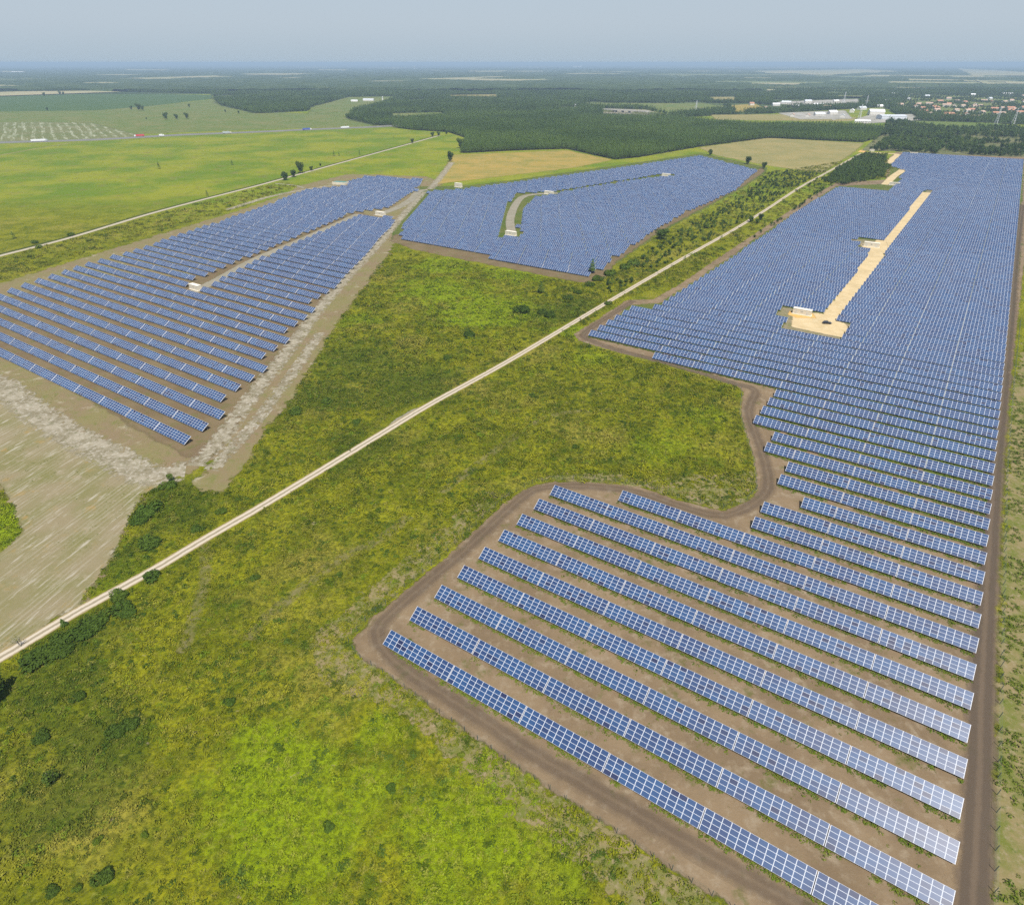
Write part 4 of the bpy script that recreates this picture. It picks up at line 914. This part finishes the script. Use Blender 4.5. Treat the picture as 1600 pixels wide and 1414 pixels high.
series('broadleaf_tree', [(487, 267, 6), (501, 260, 4), (645, 224, 8), (676, 214, 9), (685, 213, 8), (697, 210, 8)], 'dark tree, %s from the left of those along the far stretch of the pale track', 'tree', 'trees along the far pale track')
series('young_pine_tree', [(22, 373, 6), (249, 264, 9), (363, 258, 7), (522, 244, 8), (530, 244, 6), (562, 242, 7), (324, 306, 6), (615, 216, 4)], 'small lone conifer, %s from the left of those scattered over the big green meadow', 'conifer', 'lone conifers on the meadow', .9)
series('broadleaf_tree', [(70, 151, 16), (94, 149, 17), (100, 149, 14), (206, 172, 12), (217, 173, 20), (224, 173, 14), (260, 187, 17), (276, 187, 13), (292, 186, 15), (296, 168, 10), (74, 173, 9), (229, 187, 5), (352, 176, 8), (373, 178, 8), (542, 184, 10)], 'dark tree, %s from the left of those in the fields beyond the motorway', 'tree', 'trees beyond the motorway', .85)
series('dark_shrub', [(55, 380, 2.6), (109, 369, 3), (60, 388, 2.4)], 'dark shrub, %s from the left at the lower end of the pale track', 'shrub', 'shrubs on the pale track', 1.2)
series('broadleaf_tree', [(1109, 243, 9), (1169, 257, 11), (1194, 264, 9)], 'dark tree, %s from the left on the far right edge of the middle field', 'tree', 'trees on the edge of the middle field')
series('young_pine_tree', [(1105, 357, 7), (1141, 353, 6), (1080, 371, 5), (1127, 374, 3.5), (1070, 406, 3), (1160, 334, 6)], 'young pine, %s from the left beside the upper gravel track', 'pine', 'young pines by the upper gravel track')
series('broadleaf_tree', [(1172, 347, 5.5), (1189, 344, 6), (1182, 350, 4)], 'bushy tree, %s from the left in the clump against the gravel track', 'tree', 'bushy clump by the gravel track', 1.1)
series('dark_shrub', [(956, 430, 4), (934, 439, 3.6), (922, 446, 3), (902, 458, 2.6), (886, 467, 3), (980, 420, 4), (992, 414, 4), (812, 487, 4.5), (850, 490, 3), (862, 494, 3.4), (952, 476, 2.2), (735, 524, 3.2)], 'dark green shrub, %s from the left below the front corner of the middle field', 'shrub', 'shrubs below the middle field', 1.2)
series('dark_shrub', [(511, 630, 2.2), (466, 645, 2.6), (234, 906, 2.2), (188, 930, 2.2), (240, 800, 3.4), (222, 812, 2.6), (237, 848, 3), (262, 760, 2.4), (560, 660, 1.6), (345, 800, 1.6), (310, 830, 1.8), (700, 560, 2)], 'dark shrub, %s from the left along the upper side of the gravel track', 'shrub', 'shrubs above the gravel track', 1.25)
series('dark_shrub', [(45, 1040, 2.4), (60, 1030, 2.4), (80, 1020, 2.2), (105, 1000, 2.2), (125, 990, 2.4), (145, 975, 2.4), (165, 965, 2), (185, 955, 2), (205, 955, 1.7), (100, 1015, 2)], 'dark green bush, %s from the left in the thick hedge below the gravel track', 'bush', 'hedge bushes below the gravel track', 1.5)
series('dark_shrub', [(185, 1140, 2), (205, 1130, 1.8), (170, 1150, 1.4), (160, 1370, 1.7), (70, 1150, 1.8), (85, 1390, 1.2), (359, 1096, 1.3), (610, 1235, 1.1), (515, 1290, 1.1), (120, 1090, 1.6), (400, 905, 1.3), (530, 900, 1.0), (450, 1005, 1.0), (640, 1005, .9), (900, 700, 1.3), (830, 620, 1.6)], 'rounded dark shrub, %s from the left in the open heath', 'shrub', 'shrubs in the open heath', 1.15)
series('bright_shrub', [(155, 1312, 1.1), (120, 1390, 1.0), (228, 1305, .9), (720, 1180, .9), (620, 870, 1), (500, 860, 1.0), (560, 935, 1), (1030, 640, 1.2)], 'bright green shrub, %s from the left in the open heath', 'shrub', 'bright shrubs in the heath')

# ------------------------------------------------------------------ fences
M['post'] = flat("fence_post", (0.09, 0.11, 0.09), .7, .2)
M['wire'] = flat("fence_wire", (0.12, 0.16, 0.12), .6, .3)
def fence(pts, label, step=3.7, h=2.0, maxp=100):
    L = W(pts) if not isinstance(pts, np.ndarray) else pts; seg = np.hypot(*np.diff(L, axis=0).T); cum = np.r_[0, np.cumsum(seg)]
    s = np.arange(0, cum[-1], step)[:maxp]; P = np.column_stack([np.interp(s, cum, L[:, 0]), np.interp(s, cum, L[:, 1])])
    root = empty("wire_fence", (P[0, 0], P[0, 1], 0)); tag(root, label, 'fence')
    pmh = MB(); pmh.box(-.05, .05, -.05, .05, -.3, h); me = pmh.mesh("post", M['post'])
    for q in P: link("post", me, root).location = (q[0] - P[0, 0], q[1] - P[0, 1], 0)
    wb = MB()
    for a, b in zip(P[:-1], P[1:]):
        a_, b_ = a - P[0], b - P[0]
        for z_ in (.1, .5, .9, 1.3, 1.7, 1.95): wb.tube((a_[0], a_[1], z_), (b_[0], b_[1], z_), .008, .008, 3)
    link("wire_mesh", wb.mesh("wire_mesh", M['wire']), root)
fence([(1145, 1420), (1040, 1353), (960, 1299), (870, 1241), (790, 1187), (700, 1124), (600, 1052), (556, 1025), (545, 1003)], 'wire fence on thin dark posts along the lower edge of the right-hand field')
fence([(545, 1003), (572, 970), (688, 873), (787, 781), (830, 756), (865, 750), (920, 750), (1000, 758), (1060, 779), (1130, 796), (1165, 784), (1182, 765)], 'wire fence from the left corner to the notch of the right-hand field')
fence([(1182, 765), (1177, 720), (1163, 675), (1155, 645), (1159, 612), (1148, 605), (1060, 577), (960, 552), (902, 536)], 'wire fence round the grassy notch up to the pointed corner of the field')
fence([(1552, 1430), (1562, 1100), (1572, 740), (1583, 600), (1594, 500)], 'wire fence right of the dark dirt track', 4.2)

# ------------------------------------------------------------------ cabins, car, lorries
M['cream'] = flat("cream_render", (0.64, 0.58, 0.45), .8, .2)
M['creamroof'] = flat("cabin_roof", (0.68, 0.63, 0.52), .8, .2)
M['vent'] = flat("door_grey", (0.56, 0.54, 0.47), .6, .3)
M['black'] = flat("black_rubber", (0.02, 0.02, 0.022), .6, .3)
def cabin(px, py, l, label, d=2.9, h=3.0, roof='creamroof'):
    p = un(px, py); root = empty("transformer_cabin", (p[0], p[1], 0), AZ); tag(root, label, 'cabin', 'transformer cabins')
    b = MB(); b.box(-l / 2, l / 2, 0, d, -.2, h); link("wall", b.mesh("wall", M['cream']), root)
    b = MB(); b.box(-l / 2 - .12, l / 2 + .12, -.12, d + .12, h + .003, h + .16); link("roof", b.mesh("roof", M[roof]), root)
    for x in (-.32, .3):
        b = MB(); b.box(x * l - .6, x * l + .6, -.05, .0 - .003, .15, 2.15); b.box(x * l - .02, x * l + .02, -.07, -.053, .15, 2.25); link("door", b.mesh("door", M['vent']), root)
    b = MB()
    for q in range(6): b.box(-.7, .7, -.06, -.004, 1.5 + q * .14, 1.58 + q * .14)
    link("vent_grille", b.mesh("vent_grille", M['vent']), root)
    b = MB(); b.box(-l / 2 - .4, l / 2 + .4, -.6, d + .3, -.1, .06); link("base_slab", b.mesh("base_slab", M['creamroof']), root)
cabin(1252, 492, 10, 'cream cabin on the orange sand pad beside the parked black car')
cabin(1361, 386, 11, 'cream cabin halfway up the yellow sand road')
cabin(1397, 290, 11, 'cream cabin at the far end of the yellow sand road, beside its bend')
cabin(1427, 242, 11, 'white cabin on the far top edge of the right-hand field')
cabin(1362, 237, 7, 'tiny cabin at the junction where the orange sand road starts')
cabin(303, 453, 9, 'cream cabin at the lower end of the grey aisle in the left-hand field')
cabin(593, 337, 11, 'cream cabin on the grey gravel road between left-hand and middle fields')
cabin(715, 293, 9, 'tall cream cabin at the lower edge of the dry tan field', 3.5, 4.2)
cabin(797, 368, 10, 'cream cabin at the lower end of the curved aisle in the middle field')
cabin(857, 304, 11, 'cream cabin at the upper end of the curved aisle in the middle field')
cabin(1040, 276, 11, 'cream cabin among the panels at the end of the stepped aisle')
M['teal'] = flat("teal_roof", (0.09, 0.22, 0.19), .6, .3)
p = un(529, 289); root = empty("green_roofed_shed", (p[0], p[1], 0), AZ + R(12)); tag(root, 'low white shed with a flat teal roof beside the left-hand field', 'shed')
b = MB(); b.box(-9, 9, 0, 9, -.2, 2.6); link("wall", b.mesh("wall", M['cream']), root)
b = MB(); b.box(-8.2, 8.2, .8, 8.2, 2.61, 2.8); link("roof", b.mesh("roof", M['teal']), root)

def wheel_me(r, w):
    b = MB(); n = 14
    for k_ in range(n):
        a0, a1 = k_ * 2 * math.pi / n, (k_ + 1) * 2 * math.pi / n
        A, B = (math.cos(a0) * r, math.sin(a0) * r), (math.cos(a1) * r, math.sin(a1) * r)
        b.quad((A[0], -w, A[1]), (B[0], -w, B[1]), (B[0], w, B[1]), (A[0], w, A[1])); b.tri((0, -w, 0), (B[0], -w, B[1]), (A[0], -w, A[1])); b.tri((0, w, 0), (A[0], w, A[1]), (B[0], w, B[1]))
    return b.mesh("wheel", M['black'])
def prism(mb, prof, w0, w1=None, mi=0):
    """side profile (x,z) extruded across"""
    w1 = w1 or [w0] * len(prof); n = len(prof)
    Lp = [(x, -w1[i], z) for i, (x, z) in enumerate(prof)]; Rp = [(x, w1[i], z) for i, (x, z) in enumerate(prof)]
    for i in range(n): mb.quad(Lp[i], Lp[(i + 1) % n], Rp[(i + 1) % n], Rp[i], mi=mi)
    for P_, rev in ((Lp, True), (Rp, False)):
        i0 = len(mb.v); mb.v += P_; f = list(range(i0, i0 + n)); mb.f.append(tuple(f[::-1] if rev else f)); mb.uv += [(0, 0)] * n; mb.mi.append(mi)
M['carpaint'] = flat("black_car_paint", (0.015, 0.016, 0.02), .25, .6)
M['glass'] = flat("dark_glass", (0.03, 0.035, 0.045), .12, .8)
def car(px, py, rz, label, paint, name="parked_car"):
    p = un(px, py); root = empty(name, (p[0], p[1], .04), rz); tag(root, label, 'car')
    b = MB(); prism(b, [(-2.3, .35), (2.25, .35), (2.3, .62), (2.1, .82), (1.1, .95), (-2.1, 1.0), (-2.35, .8)], .9); link("body", b.mesh("body", paint), root)
    b = MB(); prism(b, [(1.05, .951), (.35, 1.45), (-1.5, 1.5), (-2.0, 1.001)], .8, [.85, .68, .68, .85]); link("window", b.mesh("window", M['glass']), root)
    b = MB(); b.box(-1.4, .3, -.66, .66, 1.503, 1.53); link("roof_panel", b.mesh("roof_panel", paint), root)
    wme = wheel_me(.34, .12)
    for x in (-1.4, 1.4):
        for y in (-.84, .84): link("wheel", wme, root).location = (x, y, .34)
    for y in (-.6, .6):
        b = MB(); b.box(2.2, 2.34, y - .18, y + .18, .6, .74); link("headlight", b.mesh("headlight", M['alu']), root)
car(1292, 506, R(-8), 'black car parked on the yellow sand pad', M['carpaint'])
def lorry(px, py, l, label, body, cabm, flip=False, name="lorry"):
    p = un(px, py); t = W(HWY); dd = t[4] - t[2]; a = math.atan2(dd[1], dd[0]) + (math.pi if flip else 0)
    root = empty(name, (p[0], p[1], .08), a); tag(root, label, 'lorry')
    b = MB(); b.box(-l / 2, l / 2 - 3.0, -1.25, 1.25, 1.1, 4.0); link("trailer_box", b.mesh("trailer_box", body), root)
    b = MB(); prism(b, [(l / 2 - 2.6, .8), (l / 2, .8), (l / 2, 2.2), (l / 2 - .5, 3.4), (l / 2 - 2.6, 3.5)], 1.2); link("cab", b.mesh("cab", cabm), root)
    b = MB(); b.box(l / 2 - .12, l / 2 + .02, -1.05, 1.05, 1.9, 2.6); link("windscreen", b.mesh("windscreen", M['glass']), root)
    wme = wheel_me(.52, .15)
    for x in (-l / 2 + 1.6, -l / 2 + 3, l / 2 - 1.3):
        for y in (-1.1, 1.1): link("wheel", wme, root).location = (x, y, .52)
M['white'] = flat("white_paint", (0.78, 0.78, 0.78), .5, .4); M['red'] = flat("red_paint", (0.55, 0.06, 0.07), .5, .4); M['bluep'] = flat("blue_paint", (0.08, 0.12, 0.42), .5, .4); M['silver'] = flat("silver_paint", (0.42, 0.46, 0.48), .4, .5)
lorry(62, 221.6, 26, 'long white lorry, leftmost vehicle on the motorway', M['white'], M['silver'])
lorry(218, 214, 18, 'red lorry on the motorway', M['red'], M['white'], True)
lorry(355, 209.2, 17, 'grey lorry between the white van and the blue lorry on the motorway', M['silver'], M['vent'])
lorry(480, 203.8, 19, 'blue lorry on the motorway', M['bluep'], M['white'])
lorry(539, 201, 19, 'white lorry, rightmost vehicle on the motorway', M['white'], M['white'], True)
lorry(253, 213.5, 9, 'short white van just right of the red lorry', M['white'], M['white'], False, "van")

# ------------------------------------------------------------------ village, bridge, far buildings
M['roofo'] = flat("orange_tiles", (0.42, 0.215, 0.135), .8, .2); M['roofo2'] = flat("pale_orange_tiles", (0.46, 0.33, 0.25), .8, .2); M['wallw'] = flat("white_wall", (0.68, 0.65, 0.58), .8, .2); M['metalroof'] = flat("pale_sheet_roof", (0.60, 0.63, 0.66), .5, .4); M['whiteroof'] = flat("white_sheet_roof", (0.85, 0.85, 0.85), .6, .3)
def house(px, py, l, w_, h, rz, label, roof='roofo', cat='house', group=None, name="house", wall='wallw', ridge=None, chim=True):
    p = un(px, py); root = empty(name, (p[0], p[1], 0), rz); tag(root, label, cat, group); rr = ridge if ridge is not None else w_ * .28
    b = MB(); b.box(-l / 2, l / 2, -w_ / 2, w_ / 2, 0, h)
    for sx in (-l / 2, l / 2): b.tri((sx, -w_ / 2, h), (sx, w_ / 2, h), (sx, 0, h + rr))
    link("wall", b.mesh("wall", M[wall]), root)
    b = MB(); e = .5
    for sy in (-1, 1):
        a0, a1 = (-l / 2 - e, sy * (w_ / 2 + e), h - e * rr / (w_ / 2)), (l / 2 + e, sy * (w_ / 2 + e), h - e * rr / (w_ / 2)); r0, r1 = (-l / 2 - e, 0, h + rr + .05), (l / 2 + e, 0, h + rr + .05)
        b.quad(a0, a1, r1, r0); up = lambda q: (q[0], q[1], q[2] + .25); b.quad(up(a0), up(a1), up(r1), up(r0)); b.quad(a0, a1, up(a1), up(a0)); b.quad(a0, r0, up(r0), up(a0)); b.quad(a1, r1, up(r1), up(a1))
    rf_ = link("roof", b.mesh("roof", M[roof]), root)
    if chim: b = MB(); b.box(l * .2, l * .2 + .9, .5, 1.4, h, h + rr + 1.2); link("chimney", b.mesh("chimney", M['wallw']), rf_)
    b = MB(); nw = max(2, int(l / 4))
    for i_ in range(nw):
        x = -l / 2 + (i_ + .5) * l / nw; wb = MB(); wb.box(x - .6, x + .6, -w_ / 2 - .06, -w_ / 2 - .004, 1.1, 2.4); link("window", wb.mesh("window", M['glass']), root)
rh = random.Random(9)
for band, (y0, y1, n_, x0, x1, word) in enumerate([(181, 187, 11, 1440, 1530, 'front'), (174, 180, 14, 1400, 1600, 'second'), (167, 173, 14, 1420, 1610, 'third'), (159, 166, 12, 1430, 1605, 'rearmost')]):
    xs = sorted(x0 + (x1 - x0) * (i_ + rh.uniform(.1, .9)) / n_ for i_ in range(n_))
    for i_, x in enumerate(xs):
        ro = rh.choice(['roofo', 'roofo2', 'roofo2', 'roofo'])
        house(x, rh.uniform(y0, y1), rh.uniform(13, 24), rh.uniform(9, 13), rh.uniform(3, 5.5), rh.choice([0, 1.2, .4, -.5]), '%s house, %s from the left in the %s line of the village' % ('bright orange-roofed' if ro == 'roofo' else 'pale orange-roofed', nth(i_ + 1), word), ro, 'house', 'houses of the village')
house(1392, 186.5, 62, 34, 8, R(-4), 'long grey industrial hall at the left end of the village', 'metalroof', 'warehouse', None, "industrial_hall", 'metalroof', 2, False)
house(1368, 180, 38, 26, 9, R(-12), 'white-roofed hall behind the long grey industrial hall', 'whiteroof', 'warehouse', None, "industrial_hall", 'wallw', 5, False)
house(1300, 179, 22, 16, 6, R(5), 'white-roofed building in the pale factory yard', 'whiteroof', 'building', None, "factory_building", 'wallw', 4, False)
house(1347, 192, 34, 10, 4, R(-25), 'long low white building at the edge of the woods below the factory yard', 'whiteroof', 'building', None, "factory_building", 'wallw', 2, False)
house(1396, 149, 34, 20, 6, R(5), 'white building among trees behind the village', 'whiteroof', 'building', None, "factory_building", 'wallw', 3, False)
house(1174, 165, 15, 12, 6, R(8), 'white house with a red roof right of the bridge clearing', 'roofo', 'house', None, "house")
house(1196, 170, 12, 9, 4, R(8), 'pale house just right of the red-roofed house', 'roofo2', 'house', None, "house")
house(1127, 200, 16, 9, 3.5, R(0), 'white-roofed building at the edge of the plantation', 'whiteroof', 'building', None, "factory_building", 'wallw', 2, False)
house(900, 167, 14, 9, 4, 0, 'small white house in a clearing left of the bridge', 'whiteroof', 'house', None, "house")
house(576, 158.5, 40, 14, 5, R(-3), 'long pale-roofed farm building at the forest clearing', 'metalroof', 'farm building', None, "farm_building", 'wallw', 3, False)
house(554, 159.5, 24, 14, 4, R(6), 'white farm shed left of the long farm building', 'whiteroof', 'farm building', None, "farm_building", 'wallw', 2, False)
house(747, 192, 7, 6, 4, 0, 'tiny white house inside the dark pine forest', 'whiteroof', 'house', None, "house")
house(1572, 149, 50, 25, 6, 0, 'large white hall far behind the village at right', 'whiteroof', 'warehouse', None, "industrial_hall", 'wallw', 3, False)
house(902, 105.3, 260, 90, 16, 0, 'tiny white building far off just below the horizon', 'whiteroof', 'warehouse', None, "distant_building", 'wallw', 8, False)
house(28, 114, 170, 40, 9, 0, 'long white building far off at the left', 'whiteroof', 'warehouse', None, "distant_building", 'wallw', 5, False)
xs_ = [(1212, 166), (1228, 163), (1243, 169), (1262, 161), (1278, 166), (1291, 170), (1306, 160), (1322, 168), (1331, 176), (1346, 172), (1352, 162), (1374, 168), (1386, 160), (1404, 166), (1262, 183), (1280, 181), (1316, 184), (1238, 183), (1420, 157), (1448, 152), (1482, 156), (1520, 150), (1546, 156), (1598, 152)]
for i_, (x, y) in enumerate(sorted(xs_)):
    house(x, y, rh.uniform(12, 34), rh.uniform(9, 14), rh.uniform(4, 6), rh.choice([0, .5, -.4, 1.1]), 'small pale building, %s from the left among those strewn over the wooded outskirts' % nth(i_ + 1), ['whiteroof', 'metalroof', 'roofo2'][i_ % 3], 'building', 'pale buildings on the outskirts', "outskirts_building", chim=False)
# silo, water tower
def tower(px, py, r0, r1, h, label, name, cat):
    p = un(px, py); root = empty(name, (p[0], p[1], 0)); tag(root, label, cat)
    b = MB(); b.tube((0, 0, -.5), (0, 0, h * .75), r0, r0 * .85, 12); link("shaft", b.mesh("shaft", M['white']), root)
    b = MB(); b.tube((0, 0, h * .7), (0, 0, h * .85), r0 * .85, r1, 12); b.tube((0, 0, h * .85), (0, 0, h), r1, r1, 12); b.tube((0, 0, h), (0, 0, h + .2), r1, .1, 12); link("tank", b.mesh("tank", M['white']), root)
tower(598, 157.5, 2, 2.6, 13, 'pale silo at the right end of the long farm building', "silo", 'silo')
tower(648, 110.5, 7, 14, 60, 'white water tower standing up from the distant forest', "water_tower", 'water tower')
# overpass
M['concrete'] = flat("concrete", (0.50, 0.48, 0.42), .8, .2)
a_, b_ = un(942, 174.5)[:2], un(1012, 178.5)[:2]; dd = b_ - a_; ln = np.hypot(*dd); root = empty("road_bridge", (a_[0], a_[1], 0), math.atan2(dd[1], dd[0])); tag(root, 'concrete motorway bridge in the clearing behind the pine plantation', 'bridge')
b = MB(); b.box(0, ln, -7, 7, 5.2, 6.6); link("deck", b.mesh("deck", M['concrete']), root)
for y in (-6.8, 6.6): b = MB(); b.box(0, ln, y, y + .3, 6.603, 7.5); link("parapet", b.mesh("parapet", M['concrete']), root)
for t_ in (.3, .45, .6): b = MB(); b.box(ln * t_ - .7, ln * t_ + .7, -6, 6, -.3, 5.197); link("pier", b.mesh("pier", M['concrete']), root)
for e0, e1 in ((-6, ln * .26), (ln * .7, ln + 40)):
    b = MB(); b.box(e0, e1, -6.5, 6.5, -.3, 5.1); b.quad((e0, -14, 0), (e1, -14, 0), (e1, -6.51, 5.1), (e0, -6.51, 5.1)); link("abutment", b.mesh("abutment", M['scrub']), root)
# pylons
def pylon(px, py, h, label):
    p = un(px, py); root = empty("power_pylon", (p[0], p[1], 0), R(40)); tag(root, label, 'pylon', 'power pylons')
    b = MB(); s_ = 3.0
    for sx in (-1, 1):
        for sy in (-1, 1): b.tube((sx * s_, sy * s_, -.3), (sx * .5, sy * .5, h), .28, .16, 4)
    for i_ in range(7):
        z0, z1 = h * i_ / 7, h * (i_ + 1) / 7; q0, q1 = s_ - (s_ - .5) * i_ / 7, s_ - (s_ - .5) * (i_ + 1) / 7
        for (ax, ay), (bx, by) in (((-1, -1), (1, -1)), ((1, -1), (1, 1)), ((1, 1), (-1, 1)), ((-1, 1), (-1, -1))): b.tube((ax * q0, ay * q0, z0), (bx * q1, by * q1, z1), .12, .12, 3)
    link("mast", b.mesh("mast", M['alu']), root)
    for z_, wd in ((.72, 7), (.85, 5.5), (.97, 4)):
        b = MB(); b.tube((-wd, 0, h * z_), (wd, 0, h * z_), .25, .25, 4); link("cross_arm", b.mesh("cross_arm", M['alu']), root)
for x, y, h, l_ in [(1317, 164, 38, 'leftmost tall lattice pylon, above the pale factory yard'), (1352, 168, 34, 'lattice pylon just right of the leftmost pylon'), (1342, 187, 34, 'lattice pylon left of the white-roofed hall'), (1555, 196, 36, 'lattice pylon on the meadow below the village'), (1582, 195, 34, 'rightmost lattice pylon on the meadow below the village'), (1087, 173, 26, 'slim lattice pylon in the clearing right of the bridge')]: pylon(x, y, h, l_)

# ------------------------------------------------------------------ haze
hz = bpy.data.materials.new("haze_air"); hz.use_nodes = True; t = hz.node_tree; t.nodes.remove(t.nodes['Principled BSDF'])
pv = t.nodes.new('ShaderNodeVolumePrincipled'); pv.inputs['Color'].default_value = (0.50, 0.67, 0.84, 1); pv.inputs['Density'].default_value = 1 / 9500; pv.inputs['Anisotropy'].default_value = 0.0
t.links.new(pv.outputs[0], t.nodes['Material Output'].inputs['Volume'])
b = MB(); b.box(-75000, 75000, -600, 75000, -3.5, 130)
tag(link("haze", b.mesh("haze", hz)), 'pale blue summer haze over the whole plain', 'haze', None, 'stuff')
